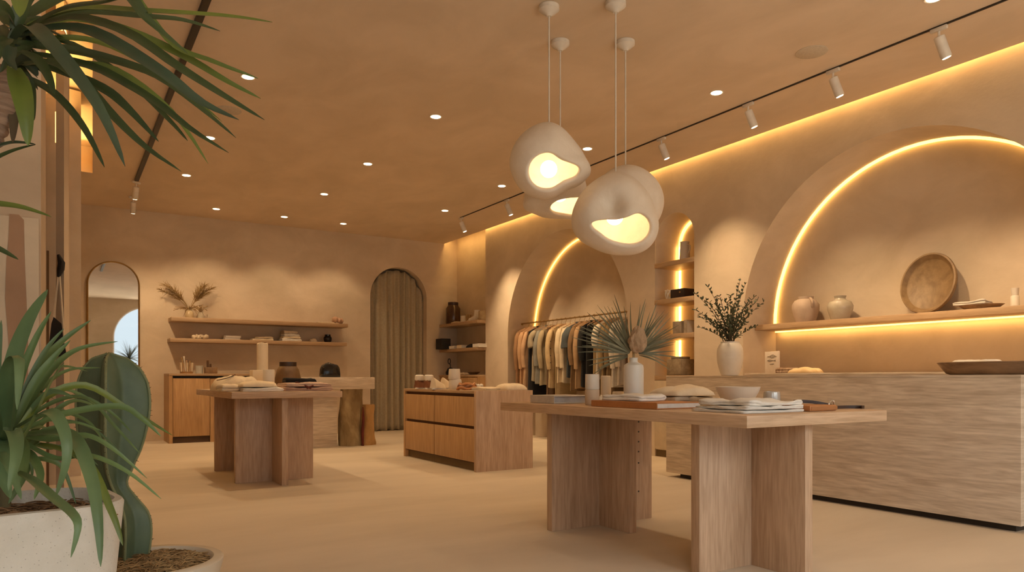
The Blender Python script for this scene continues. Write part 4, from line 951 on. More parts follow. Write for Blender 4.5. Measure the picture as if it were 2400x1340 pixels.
r = thing('round_tray', 'big round dark wooden tray leaning on the wall of the lit arch', 'tray', (X-.02, yt, SZ), 0); r.scale = (1, .89, 1.03)
bm = nb(); lathe(bm, [(0, -.03), (R_*.86, -.03), (R_*.97, -.012), (R_, .02), (R_*.985, .034), (R_*.93, .036), (R_*.83, -.004), (R_*.80, -.012), (0, -.012)], seg=56)
M = Matrix.Translation((0.0, 0, R_*math.cos(tl)+.01))@Matrix.Rotation(-PI/2+tl, 4, 'Y')
bmesh.ops.transform(bm, matrix=M, verts=bm.verts); mz_ = min(v.co.z for v in bm.verts); bmesh.ops.translate(bm, vec=(0, 0, -mz_), verts=bm.verts)
mesh('body', bm, mat('tray_disc', (.285, .185, .09), (.19, .115, .05), 5, .55, .2, rings=3), r, ang=50)
X = 6.80
r = thing('wooden_dish', 'flat wooden dish under the grey-white cloth on the lit shelf', 'dish', (X, vy(2300, X), SZ)); mesh('body', lathe(nb(), [(0, 0), (.10, 0), (.15, .04), (.143, .042), (.095, .012), (0, .012)], seg=32, sx=.8, sy=1.2), WALNUT, r)
cloth('folded_cloth', 'grey-white cloth folded over the flat wooden dish', 'cloth', (X-.01, vy(2280, X), SZ+.0425), .16, .26, .04, 2, mat('grey_white_cloth', (.62, .56, .50), (.54, .48, .42), 16, .95), 74)
r = thing('white_bottle', 'slim white bottle at the far end of the lit shelf', 'bottle', (6.84, vy(2379, 6.84), SZ)); s_ = W(1, 6.84, vy(2379, 6.84))
mesh('body', lathe(nb(), [(0, 0), (9*s_, 0), (9*s_, 26*s_), (8*s_, 28*s_), (0, 28*s_)], seg=20), CERW, r); mesh('cap', lathe(nb(), [(0, 28.05*s_), (7*s_, 28.05*s_), (8.5*s_, 46*s_), (0, 46*s_)], seg=20), WHITEP, r)
# ================================================================ things on the big table
T = BT+.001
r = book('book', 'large pale hardback with an overhanging lid, at the island end of the big table', (2.88, 3.99, T), .30, .28, .052, GREYCV, page=mat('cool_pages', (.50, .48, .47), None, 30, .8), ov=.02)
Y = 3.58; X = gx(1388, Y)
cup = [(0, 0), (.042, 0), (.045, .004), (.045, .094), (.042, .0955), (.0395, .094), (.039, .01), (0, .01)]
pf(X, T, cup[:5]+[(0, .0955)], mat('buff_ceramic', (.66, .52, .38), (.60, .465, .33), 6, .6), 'ceramic_cup', 'lower buff cup of the stacked pair on the big table', 'cup', y=Y, group='stacked cups on the big table')
pf(X, T+.096, cup[:3]+[(.0435, .094), (.041, .0955), (.0385, .094), (.038, .01), (0, .01)], CERW, 'ceramic_cup', 'upper white cup of the stacked pair on the big table', 'cup', y=Y, group='stacked cups on the big table')
Y = 3.72; candle('plain cream pillar candle beside the stacked cups', gx(1420, Y), Y, T, .034, .183, wick=False)
Y = 3.62; X = gx(1450, Y)
r = thing('turned_cup', 'low turned pale wooden cup between the candle and the white vase', 'cup', (X, Y, T)); mesh('body', lathe(nb(), [(0, 0), (.036, 0), (.041, .01), (.041, .07), (.037, .08), (.034, .078), (.032, .02), (0, .02)], seg=28), CANDLE, r)
lump('wooden_bead', 'small round cream bead tucked behind the stacked cups', 'bead', (gx(1408, 3.66), 3.66, T), .05, .05, .05, CANDLE, 80)
# vase with fan palm
VX2, VY2 = gx(1485, 3.46), 3.46; s_ = W(1, VX2, VY2)
r = thing('palm_vase', 'white bottle-shaped vase holding a fan palm leaf and a dried cream bloom', 'vase', (VX2, VY2, T))
hb = zat(838, VX2, VY2)-T; k_ = hb/100
mesh('bottle', lathe(nb(), [(0, 0), (.058, 0), (.0625, .005), (.0635, hb*.78), (.060, hb*.84), (.047, hb*.875), (.030, hb*.90), (.026, hb*.925), (.026, hb*.985), (.028, hb), (.023, hb), (.021, hb*.93), (0, hb*.9)], seg=40), mat('white_glaze', (.74, .71, .66), (.69, .66, .60), 5, .35), r)
U = Vector((RT[0], RT[1], 0)); V3 = Vector((0, 0, 1)); Wv = Vector((-FW[0], -FW[1], 0))
rn = random.Random(21); bm = nb()
c0 = Vector((0, 0, hb+.015))
ANG = [-22, -8, 2, 12]+[20+62*k/19 for k in range(20)]+[87, 94, 102, 108]+[113+54*k/23 for k in range(24)]+[172, 180, 189, 200, 207]; N = len(ANG)
for i in range(N):
    a = math.radians(ANG[i]+rn.uniform(-1.5, 1.5))
    ln = s_*(120+rn.uniform(-16, 18)-22*abs(math.cos(a))*(1 if a < PI/2 else .1)+ (12 if a > PI*.6 else 0))
    if math.sin(a) < 0: ln *= .72
    # two half fans tipped to either side of the bloom
    side = -1 if a > PI/2 else 1
    d = (U*math.cos(a)+V3*math.sin(a)+Wv*(.22+.25*rn.uniform(-1, 1))).normalized(); nrm = (Wv+U*side*.5+Vector((0, 0, .3))).normalized(); s2 = d.cross(nrm).normalized(); n2 = s2.cross(d)
    st = c0+U*s_*14*math.cos(a)+V3*s_*12*max(0, math.sin(a)); st = c0+(st-c0)*1
    rows = []
    for k in range(8):
        q = k/7; wv_ = s_*(2.7*(min(1, q*3.5+.25))*(1-q)**.7+.25); p = st+d*ln*q+V3*(-.10*ln*q*q*(abs(math.cos(a))))+n2*(.02*math.sin(q*3+i))
        rows.append([bm.verts.new(p-s2*wv_+n2*wv_*.35), bm.verts.new(p-n2*wv_*.15), bm.verts.new(p+s2*wv_+n2*wv_*.35), bm.verts.new(p+n2*.0012-n2*wv_*.0)])
    for A, B in zip(rows, rows[1:]):
        for q in range(4): bm.faces.new((A[q], A[(q+1) % 4], B[(q+1) % 4], B[q]))
mesh('palm_leaf', bm, PALM, r, ang=60)
bm = nb()
for k in range(3): tube(bm, bez((.004*k, 0, hb-.05), (.004*k-.004, .002, hb+.03), (.01*(k-1), .004*k, hb+.07)), .004, 6)
mesh('stems', bm, STRAW, r)
bm = nb(); bmesh.ops.create_icosphere(bm, subdivisions=5, radius=1)
for v in bm.verts:
    p = v.co.copy(); z = p.z; kk = 1+.22*noise.noise(p*2.1+Vector((3, 1, 2)))+.05*noise.noise(p*7); wz = 1-.30*max(0, z)
    v.co = (U*(p.x*21*wz*kk)+Wv*(p.y*17*wz*kk)+V3*(z*31*kk))*s_
bmesh.ops.translate(bm, vec=c0+U*s_*7+V3*s_*36+Wv*s_*18, verts=bm.verts); mesh('dried_bloom', bm, mat('felted_bloom', (.46, .32, .20), (.36, .235, .135), 14, .95, .5, bscale=130), r, ang=180)
for dx, dz in ((-9, 28), (6, 14), (1, -20)):
    pass
# leather book under a white towel, sweater, bowl ...
book('leather_book', 'big orange leather-bound book lying under the small white towel', (2.85, 3.13, T), .32, .56, .036, TAN, page=mat('white_pages', (.68, .65, .62), None, 30, .8), ov=-.002)
cloth('folded_towel', 'small white towel folded on the orange leather book', 'towel', (2.83, 3.20, T+.037), .22, .30, .036, 2, WHITEC, 91, .12, rough=.008)
cloth('folded_sweater', 'beige sweater lying folded behind the leather book', 'sweater', (gx(1585, 3.3), 3.28, T), .36, .30, .058, 2, BEIGEC, 92, rough=.010)
lump('folded_sweater', 'cream sweater draped over the beige one behind the leather book', 'sweater', (gx(1592, 3.28), 3.26, T+.06), .36, .30, .058, CREAM, 93, pw=2.4, wob=.25, tilt=.15)
cloth('folded_cloth', 'thin cream cloth spread between the sweaters and the bowl', 'cloth', (gx(1668, 3.05), 3.05, T), .20, .24, .05, 2, CREAM, 94, .2)
Y = 2.80; X = gx(1729, Y); rb = W(51, X, Y); hb2 = zat(906, X, Y)-T
pf(X, T, [(0, 0), (rb*.42, 0), (rb*.46, .006), (rb*.72, hb2*.36), (rb*.93, hb2*.78), (rb, hb2), (rb-.006, hb2), (rb*.9, hb2*.78), (rb*.68, hb2*.38), (rb*.4, .018), (0, .016)], mat('cream_bowl_glaze', (.76, .68, .57), (.72, .63, .52), 5, .35), 'bowl', 'wide cream bowl standing behind the folded white stack', 'bowl', y=Y, seg=48)
Y = 2.72; X = gx(1809, Y); rg = W(19, X, Y)
pf(X, T, [(0, 0), (rg*.75, 0), (rg*.95, .012), (rg, .05), (rg*.96, .082), (rg*.9, .09), (rg*.86, .082), (rg*.88, .03), (0, .012)], mat('silver_cup', (.60, .59, .57), None, 8, .25, metal=.35), 'silver_cup', 'small rounded silver-white cup behind the folded white stack', 'cup', y=Y)
for k, (px, y_, lb) in enumerate(((1772, 2.76, 'little brown bead beside the cream bowl'), (1781, 2.70, 'little cream bead beside the silver-white cup'))):
    o = tag(mesh('bead', lathe(nb(), [(0, 0), (.014, .003), (.024, .02), (.020, .038), (.008, .046), (0, .046)], seg=18), (WALNUT, CANDLE)[k], loc=(gx(px, y_), y_, T)), lb, 'bead')
zz = T
for k, (h_, lb) in enumerate(((.015, 'bottom white garment of the folded stack at the table corner'), (.017, 'middle white garment of the folded stack at the table corner'), (.022, 'top white garment of the folded stack at the table corner, slightly rumpled'))):
    cloth('folded_garment', lb, 'clothes', (2.94+.006*k, 2.465-.004*k, zz), .42-.012*k, .34-.01*k, h_, 2, WHITEC, 95+k, .03*(k-1), 'white stack on the big table', rough=.004+.003*k); zz += h_+.0015
r = thing('leather_notebook', 'tan leather notebook beside the folded white stack', 'book', (3.29, 2.36, T)); mesh('cover', box(nb(), -.11, .11, -.085, .085, 0, .030, .006), TAN, r); mesh('pages', box(nb(), -.10, .112, -.087, .06, .006, .024), mat('leather_edge', (.42, .18, .06)), r)
r = thing('belt', 'narrow dark brown belt with a bright buckle lying on the notebook', 'belt', (0, 0, T)); LZ = .044
def strap(bm, pts, wd=.017, th=.0028):
    rows = []
    for i, p in enumerate(pts):
        d = (Vector(pts[min(i+1, len(pts)-1)])-Vector(pts[max(i-1, 0)])); d.z = 0; d.normalize(); n = Vector((-d.y, d.x, 0)); p = Vector(p)
        rows.append([bm.verts.new(p+n*th+Vector((0, 0, -wd/2))), bm.verts.new(p-n*th+Vector((0, 0, -wd/2))), bm.verts.new(p-n*th+Vector((0, 0, wd/2))), bm.verts.new(p+n*th+Vector((0, 0, wd/2)))])
    for A, B in zip(rows, rows[1:]):
        for k in range(4): bm.faces.new((A[k], A[(k+1) % 4], B[(k+1) % 4], B[k]))
    bm.faces.new(rows[0][::-1]); bm.faces.new(rows[-1])
DKL = mat('dark_leather', (.05, .022, .012), (.03, .012, .008), 12, .4)
bm = nb(); strap(bm, bez((3.29, 2.42, LZ), (3.26, 2.47, LZ), (3.34, 2.43, LZ), 8)+bez((3.36, 2.415, LZ), (3.42, 2.36, .034), (3.50, 2.345, .012), 8)[1:]); mesh('strap', bm, DKL, r)
bm = nb(); strap(bm, bez((3.50, 2.345, .012), (3.60, 2.335, .0125), (3.66, 2.30, .012), 8)+bez((3.66, 2.30, .012), (3.665, 2.28, .012), (3.63, 2.285, .012), 5)[1:]); mesh('strap', bm, DKL, r)
bm = nb(); tube(bm, [(3.435, 2.345, .002+.033), (3.445, 2.34, .048), (3.46, 2.335, .048), (3.465, 2.333, .022), (3.45, 2.338, .012), (3.435, 2.345, .022), (3.435, 2.345, .035)], .004, 8); mesh('buckle', bm, mat('bright_buckle', (.75, .72, .66), None, 8, .2, metal=.9), r)
# ================================================================ planters and plants by the entrance
def strapleaf(pts, wid, m, parent, seed, fold=.35, face=None, n=16):
    """one strap leaf with a raised keel: pts run base, bends, tip"""
    P = [Vector(p) for p in pts]
    def cr(t):
        k = t*(len(P)-1); i = min(int(k), len(P)-2); u = k-i
        p0 = P[max(i-1, 0)]; p1 = P[i]; p2 = P[i+1]; p3 = P[min(i+2, len(P)-1)]
        return .5*((2*p1)+(p2-p0)*u+(2*p0-5*p1+4*p2-p3)*u*u+(3*p1-p0-3*p2+p3)*u**3)
    bm = nb(); rows = []; vw = (Vector((0, 0, EYE))-parent.location-P[len(P)//2]).normalized(); rn = random.Random(seed); tw = rn.uniform(-.5, .5); ps = None
    for k in range(n+1):
        t = k/n; p = cr(t); d = (cr(min(1, t+.02))-cr(max(0, t-.02))).normalized()
        f = (face or (Vector((0, 0, 1))*.55+vw*.65)).normalized(); s = d.cross(f)
        if ps is None:
            if s.length < .05: s = d.cross(Vector((1, 0, 0)))
        else:
            tr = ps-d*ps.dot(d)
            if s.dot(tr) < 0: s = -s
            s = tr.normalized()*.8+s*min(1, s.length)*.2
        s.normalize(); ps = s.copy(); nn = s.cross(d).normalized(); a = tw*(t-.3); s, nn = s*math.cos(a)+nn*math.sin(a), nn*math.cos(a)-s*math.sin(a)
        w_ = wid*.5*min(1, .55+t*1.6)*(1-t**2.6)**.8+.0006; th = .0022*(1-t)+.0005
        rows.append([bm.verts.new(p+s*w_+nn*w_*fold), bm.verts.new(p+s*w_*.5+nn*w_*fold*.35), bm.verts.new(p), bm.verts.new(p-s*w_*.5+nn*w_*fold*.35), bm.verts.new(p-s*w_+nn*w_*fold), bm.verts.new(p-nn*th*1.4)])
    for A, B in zip(rows, rows[1:]):
        for i in range(6): bm.faces.new((A[i], A[(i+1) % 6], B[(i+1) % 6], B[i]))
    bm.faces.new(rows[0][::-1]); bm.faces.new(rows[-1])
    return mesh('leaf', bm, m, parent, ang=70)
PLZ = .635
PZM = mat('speckled_terrazzo', (.66, .635, .575), (.60, .575, .51), 9, .8, .3, bscale=70)
nt = PZM.node_tree; bs_ = nt.nodes['Principled BSDF']; vz = _n(nt, 'ShaderNodeTexVoronoi'); vz.inputs['Scale'].default_value = 95; tcz = _n(nt, 'ShaderNodeTexCoord'); nt.links.new(tcz.outputs['Object'], vz.inputs['Vector'])
rz_ = _n(nt, 'ShaderNodeValToRGB'); rz_.color_ramp.elements[0].position = .10; rz_.color_ramp.elements[1].position = .17; rz_.color_ramp.elements[0].color = (.30, .28, .25, 1); rz_.color_ramp.elements[1].color = (1, 1, 1, 1)
nt.links.new(vz.outputs['Distance'], rz_.inputs['Fac']); mz2 = _n(nt, 'ShaderNodeMix', data_type='RGBA', blend_type='MULTIPLY'); mz2.inputs['Factor'].default_value = .5
src = bs_.inputs['Base Color'].links[0].from_socket; nt.links.new(src, mz2.inputs['A']); nt.links.new(rz_.outputs['Color'], mz2.inputs['B']); nt.links.new(mz2.outputs['Result'], bs_.inputs['Base Color'])
# the planter: long rounded trough, its rounded end towards the aisle
pe = Vector(((at(280, 1165, 2.30).x), at(280, 1165, 2.30).y, 0)); axis = Vector((at(0, 1225, 1.90)-at(230, 1192, 2.05))); axis.z = 0; axis.normalize(); nrm = Vector((axis.y, -axis.x, 0))
if nrm.y < 0: nrm = -nrm
PLL, PLW = 1.15, .50
pc = at(232, 1192, 2.06); pc.z = 0; pc = pc+axis*(PLL/2-.10)+nrm*(PLW/2)
def trough(bm, L, Wd, rr, z0, z1, inset0=0, wall=.032, depth=.10):
    def outline(L, Wd, rr, z, n=10):
        o = []
        for cx, cy, a0 in ((L/2-rr, Wd/2-rr, 0), (-L/2+rr, Wd/2-rr, PI/2), (-L/2+rr, -Wd/2+rr, PI), (L/2-rr, -Wd/2+rr, 1.5*PI)):
            o += [(cx+rr*math.cos(a0+PI/2*k/n), cy+rr*math.sin(a0+PI/2*k/n), z) for k in range(n+1)]
        return [bm.verts.new(v) for v in o]
    R = [outline(L-inset0, Wd-inset0, rr, z0), outline(L, Wd, rr, z1-.012), outline(L-.012, Wd-.012, rr-.006, z1-.002), outline(L-2*wall+.012, Wd-2*wall+.012, rr-wall+.006, z1), outline(L-2*wall, Wd-2*wall, rr-wall, z1-.01), outline(L-2*wall-.01, Wd-2*wall-.01, rr-wall-.005, z1-depth)]
    for A, B in zip(R, R[1:]):
        n = len(A)
        for i in range(n): bm.faces.new((A[i], A[(i+1) % n], B[(i+1) % n], B[i]))
    bm.faces.new(R[0][::-1]); bm.faces.new(R[-1]); return bm
pang = math.atan2(axis.y, axis.x)
pl = mesh('planter', trough(nb(), PLL, PLW, .17, 0, PLZ, .10), PZM, loc=pc, rz=pang, ang=50); tag(pl, 'big speckled white trough planter by the entrance', 'planter')
def fibres(name, label, fn, n, seed, z, m):
    rn = random.Random(seed); bm = nb()
    for k in range(n):
        x, y, zz = fn(rn); a = rn.uniform(0, 2*PI); l = rn.uniform(.02, .055); dz = rn.uniform(-.004, .016)
        tube(bm, bez((x-l*math.cos(a), y-l*math.sin(a), zz), (x+rn.uniform(-.02, .02), y+rn.uniform(-.02, .02), zz+.012+dz), (x+l*math.cos(a), y+l*math.sin(a), zz+dz), 3), rn.uniform(.0014, .003), 4)
    return bm
r = mesh('mulch', None or box(nb(), -PLL/2+.05, PLL/2-.05, -PLW/2+.05, PLW/2-.05, PLZ-.099, PLZ-.055, .03), SOIL, loc=pc, rz=pang); tag(r, 'tangled brown fibre mulch filling the speckled white trough', 'mulch', kind='stuff')
mesh('fibres', fibres('f', '', lambda q: (q.uniform(-PLL/2+.08, PLL/2-.08), q.uniform(-PLW/2+.08, PLW/2-.08), PLZ-.056+.02*q.random()), 1500, 5, 0, MULCH), MULCH, r)['kind'] = 'stuff'
# rosette plant in the trough; leaves given as base - bends - tip with their own distances
bx = at(10, 1075, 2.22)
r = thing('spiky_plant', 'green strap-leaved rosette plant growing in the speckled trough', 'plant', (bx.x, bx.y, PLZ-.06))
def LEAF(par, px, w_, m, seed, fold=.35):
    o = par.location
    return strapleaf([at(*p)-o for p in px], w_, m, par, seed, fold)
D = 2.22
low = [
 ([(18,1010,D),(28,860,D-.02),(64,754,D-.05),(112,678,D-.08)], .052, LOWB), ([(0,1010,D+.02),(-10,900,D+.05),(3,750,D+.1)], .034, LOWB), ([(14,1000,D-.03),(20,870,D-.14),(46,838,D-.22),(40,960,D-.28)], .045, LOWB),
 ([(28,1005,D+.05),(90,866,D+.12),(145,800,D+.2),(213,750,D+.25)], .028, LOWM), ([(28,1010,D+.02),(80,900,D+.06),(120,845,D+.1),(165,797,D+.12)], .030, LOWM), ([(32,1012,D+.05),(110,880,D+.15),(180,820,D+.25),(276,800,D+.32)], .026, LOWM),
 ([(40,1010,D+.0),(110,930,D+.05),(200,904,D+.1),(296,956,D+.15),(404,1020,D+.16)], .030, LEAFL), ([(42,1015,D-.05),(148,972,D-.05),(276,953,D),(330,980,D+.02),(378,1023,D+.03)], .030, LOWM), ([(36,1008,D+.08),(120,915,D+.2),(207,936,D+.28),(270,1000,D+.3),(328,1062,D+.3)], .020, LOWM),
 ([(44,1020,D),(120,1032,D),(197,1020,D),(262,1050,D),(345,1121,D+.02)], .024, LOWM), ([(46,1030,D-.05),(130,1075,D-.08),(212,1069,D-.1),(296,1104,D-.1),(378,1169,D-.1)], .022, LOWM),
 ([(40,1000,D-.1),(112,966,D-.25),(148,1005,D-.3),(156,1075,D-.32),(130,1165,D-.30)], .038, LOWB), ([(60,1020,D-.05),(165,1022,D-.2),(212,1113,D-.3),(230,1220,D-.36),(236,1328,D-.38)], .042, LOWB), ([(90,1040,D),(200,1080,D-.1),(262,1200,D-.15),(288,1278,D-.16)], .028, LEAFL),
 ([(36,1105,D-.2),(75,1125,D-.3),(125,1168,D-.42),(172,1207,D-.50),(182,1240,D-.52),(166,1306,D-.53)], .030, LOWB), ([(50,1075,D),(110,1078,D+.02),(148,1100,D+.04),(178,1180,D+.05)], .020, LOWM), ([(30,1020,D+.1),(120,965,D+.2),(200,985,D+.25),(240,1030,D+.25)], .022, LOWM),
 ([(20,1000,D+.15),(70,900,D+.3),(140,860,D+.4),(205,870,D+.45)], .024, LOWM), ([(10,1030,D-.1),(30,1010,D-.25),(40,1060,D-.35),(20,1150,D-.40)], .045, LOWB), ([(-5,1020,D-.1),(-20,950,D-.25),(-5,900,D-.35)], .042, LOWB), ([(40,1060,D+.1),(70,1090,D+.12),(75,1120,D+.13)], .018, LOWM),
 ([(50,1040,D+.05),(140,1050,D+.1),(210,1090,D+.15)], .020, LOWM), ([(30,1080,D-.08),(60,1100,D-.12),(20,1180,D-.15)], .03, LOWM), ([(-10,1050,D),(-60,980,D),(-120,960,D)], .04, LOWM), ([(-20,1060,D-.05),(-90,1040,D-.1),(-150,1100,D-.15)], .04, LOWM), ([(-10,1020,D+.05),(-50,900,D+.1),(-90,850,D+.15)], .035, LOWM), ([(20,1100,D-.03),(60,1060,D-.12),(95,1110,D-.2),(80,1170,D-.24)], .03, LOWM), ([(10,1100,D-.05),(-10,1060,D-.2),(20,1090,D-.3),(50,1170,D-.34)], .04, LOWB), ([(25,1090,D),(110,1020,D+.02),(180,1060,D+.05),(215,1120,D+.06)], .026, LOWM), ([(20,1095,D+.05),(90,1000,D+.2),(170,940,D+.3),(240,960,D+.35)], .024, LOWM), ([(15,1095,D-.08),(70,1000,D-.2),(118,900,D-.25),(150,850,D-.26)], .03, LOWM),
 ([(22,1018,D-.05),(0,1050,D-.16),(4,1110,D-.22),(24,1168,D-.24)], .062, LOWB), ([(26,1020,D-.03),(50,1046,D-.14),(52,1100,D-.2),(38,1150,D-.22)], .045, LOWM),
 ([(30,1008,D+.1),(100,910,D+.2),(160,868,D+.28),(235,862,D+.32)], .018, LOWM), ([(32,1010,D+.04),(110,950,D+.1),(190,930,D+.16),(262,968,D+.2),(310,1015,D+.2)], .018, LOWM), ([(34,1012,D+.12),(120,985,D+.25),(210,1000,D+.32),(275,1052,D+.33)], .016, LOWB),
 ([(30,1005,D+.02),(66,900,D+.06),(108,820,D+.1),(150,770,D+.12)], .022, LOWB), ([(26,1000,D),(50,880,D),(86,790,D),(120,730,D)], .026, LOWM), ([(38,1016,D),(110,1010,D-.02),(170,990,D),(240,1010,D+.02)], .018, LOWM),
 ([(36,1025,D+.06),(110,1050,D+.14),(170,1046,D+.18),(230,1090,D+.2)], .016, LOWM), ([(22,1000,D+.1),(40,900,D+.2),(52,820,D+.26),(70,770,D+.3)], .022, LOWM),
]
for k, (p, w_, m) in enumerate(low): LEAF(r, p, w_*.88, m, 200+k)
mesh('crown_stem', lathe(nb(), [(0, -.02), (.016, -.02), (.018, .05), (.016, .14), (0, .16)], (0, 0, 0), 18), mat('leaf_base', (.16, .13, .06), None, 9, .9), r)
# tall cane with the hanging crown
D = 1.95
tb = at(-165, 560, 2.0)
r = thing('yucca_tree', 'tall yucca cane with a drooping crown of long green leaves overhead', 'plant', (tb.x, tb.y, PLZ-.06))
o_ = r.location.copy()
bm = nb(); tp = [Vector((0, 0, 0)), Vector((-.02, .01, .35)), at(-150, 560, 1.98)-o_, at(-40, 330, 1.95)-o_, at(5, 235, 1.95)-o_, at(28, 165, 1.95)-o_]
tt = []
for i in range(len(tp)-1):
    for k in range(12): tt.append(tp[i].lerp(tp[i+1], k/12))
tt.append(tp[-1]); tube(bm, tt, [.042*(1+.10*((i*7) % 3-1)+.06*math.sin(i*2.1)) for i in range(len(tt))], 20); mesh('trunk', bm, mat('yucca_bark', (.32, .215, .15), (.19, .12, .08), 5, .95, 1.0, stretch=(1.5, 1.5, 14), bscale=9), r)
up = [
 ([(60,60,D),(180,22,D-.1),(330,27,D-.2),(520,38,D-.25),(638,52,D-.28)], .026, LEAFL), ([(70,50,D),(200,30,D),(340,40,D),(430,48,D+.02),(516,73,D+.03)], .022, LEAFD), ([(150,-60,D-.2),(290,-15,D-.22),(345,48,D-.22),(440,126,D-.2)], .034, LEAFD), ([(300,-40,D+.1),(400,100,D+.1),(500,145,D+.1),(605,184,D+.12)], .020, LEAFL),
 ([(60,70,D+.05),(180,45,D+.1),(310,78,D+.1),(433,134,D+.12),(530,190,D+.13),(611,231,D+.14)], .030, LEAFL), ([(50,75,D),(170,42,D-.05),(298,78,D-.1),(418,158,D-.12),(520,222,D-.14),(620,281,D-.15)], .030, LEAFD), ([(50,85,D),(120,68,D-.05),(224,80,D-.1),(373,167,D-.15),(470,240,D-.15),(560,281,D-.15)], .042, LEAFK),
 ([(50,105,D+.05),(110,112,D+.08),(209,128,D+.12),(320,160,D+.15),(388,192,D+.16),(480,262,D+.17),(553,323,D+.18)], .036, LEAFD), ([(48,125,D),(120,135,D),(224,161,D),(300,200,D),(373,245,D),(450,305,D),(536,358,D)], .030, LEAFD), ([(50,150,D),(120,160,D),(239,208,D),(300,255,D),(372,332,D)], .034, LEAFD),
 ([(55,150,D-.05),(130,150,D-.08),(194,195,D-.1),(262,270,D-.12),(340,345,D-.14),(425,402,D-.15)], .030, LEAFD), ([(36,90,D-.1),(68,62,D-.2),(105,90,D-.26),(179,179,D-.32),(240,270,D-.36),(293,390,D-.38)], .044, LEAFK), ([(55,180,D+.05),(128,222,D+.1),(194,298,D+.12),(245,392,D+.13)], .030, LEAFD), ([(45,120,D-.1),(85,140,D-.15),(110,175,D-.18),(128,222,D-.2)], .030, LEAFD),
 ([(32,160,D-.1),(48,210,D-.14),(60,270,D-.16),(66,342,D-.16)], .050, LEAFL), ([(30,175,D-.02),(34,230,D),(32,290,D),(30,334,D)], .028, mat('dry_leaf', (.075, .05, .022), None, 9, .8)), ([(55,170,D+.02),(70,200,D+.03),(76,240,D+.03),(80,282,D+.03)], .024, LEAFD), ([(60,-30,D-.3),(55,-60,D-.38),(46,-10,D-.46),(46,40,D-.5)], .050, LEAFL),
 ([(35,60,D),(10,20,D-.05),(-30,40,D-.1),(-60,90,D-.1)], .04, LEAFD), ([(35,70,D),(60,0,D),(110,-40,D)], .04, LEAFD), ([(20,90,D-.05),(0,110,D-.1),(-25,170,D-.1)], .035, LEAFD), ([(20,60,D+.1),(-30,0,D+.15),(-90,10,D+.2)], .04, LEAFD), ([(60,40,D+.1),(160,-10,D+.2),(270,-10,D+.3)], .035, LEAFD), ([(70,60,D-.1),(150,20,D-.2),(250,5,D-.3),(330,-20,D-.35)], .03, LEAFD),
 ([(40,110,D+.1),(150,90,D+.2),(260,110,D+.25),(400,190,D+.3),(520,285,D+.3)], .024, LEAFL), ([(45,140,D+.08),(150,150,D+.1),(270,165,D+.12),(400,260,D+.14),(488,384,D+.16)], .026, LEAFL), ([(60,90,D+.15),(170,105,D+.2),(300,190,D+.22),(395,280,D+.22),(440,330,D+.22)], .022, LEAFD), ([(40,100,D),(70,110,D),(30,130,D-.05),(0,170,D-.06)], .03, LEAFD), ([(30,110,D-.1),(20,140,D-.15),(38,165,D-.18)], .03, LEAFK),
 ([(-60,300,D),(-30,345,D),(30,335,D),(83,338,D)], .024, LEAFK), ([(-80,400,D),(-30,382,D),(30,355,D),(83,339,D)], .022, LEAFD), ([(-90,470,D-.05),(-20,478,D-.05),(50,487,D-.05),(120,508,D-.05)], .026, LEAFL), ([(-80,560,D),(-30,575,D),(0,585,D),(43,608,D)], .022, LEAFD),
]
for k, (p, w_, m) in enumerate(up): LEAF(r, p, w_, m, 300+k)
# round pot with the cactus
bc = at(349, 1305, 2.98); BZ = .25; bc.z = 0
r = mesh('round_pot', lathe(nb(), [(0, 0), (.20, 0), (.225, .01), (.285, BZ-.02), (.287, BZ-.006), (.28, BZ), (.248, BZ), (.240, BZ-.01), (.225, BZ-.07), (0, BZ-.07)], seg=56), mat('bone_ceramic', (.66, .58, .46), (.61, .53, .41), 5, .55), loc=bc, ang=50); tag(r, 'low round cream pot at the foot of the cactus', 'pot')
r = mesh('mulch', lathe(nb(), [(0, 0), (.222, 0), (.226, .02), (.15, .045), (0, .055)], seg=32), SOIL, loc=(bc.x, bc.y, BZ-.069)); tag(r, 'heaped straw-brown fibres round the foot of the cactus', 'mulch', kind='stuff')
def bf(q):
    a = q.uniform(0, 2*PI); d = .215*math.sqrt(q.random()); return (d*math.cos(a), d*math.sin(a), .03+.035*(1-d/.22)+.02*q.random())
mesh('fibres', fibres('g', '', bf, 1300, 6, 0, STRAW), STRAW, r)['kind'] = 'stuff'
CB = at(296, 1290, 3.0)
r = thing('cactus', 'thick ribbed green cactus with a waist and dark spines', 'plant', (CB.x, CB.y, BZ-.04)); o_ = r.location.copy(); u1 = W(1, CB.x, CB.y)
# centre line and radius from base to top
prof = [(0, 300, 40), (.08, 302, 45), (.18, 304, 47), (.26, 300, 43), (.33, 284, 32), (.39, 268, 28), (.45, 262, 42), (.55, 262, 62), (.66, 264, 74), (.76, 266, 78), (.86, 265, 74), (.93, 262, 60), (.975, 258, 38), (1, 256, 6)]
fine = []
for i in range(len(prof)-1):
    p0, p1, p2, p3 = prof[max(i-1, 0)], prof[i], prof[i+1], prof[min(i+2, len(prof)-1)]
    for k in range(4):
        u = k/4; fine.append(tuple([p1[0]+(p2[0]-p1[0])*u]+[max(4, .5*((2*p1[c])+(p2[c]-p0[c])*u+(2*p0[c]-5*p1[c]+4*p2[c]-p3[c])*u*u+(3*p1[c]-p0[c]-3*p2[c]+p3[c])*u**3)) for c in (1, 2)]))
fine.append(prof[-1]); prof = fine
top = zat(828, CB.x, CB.y)-o_.z; bm = nb(); SEG = 96; rings = []; edge = []
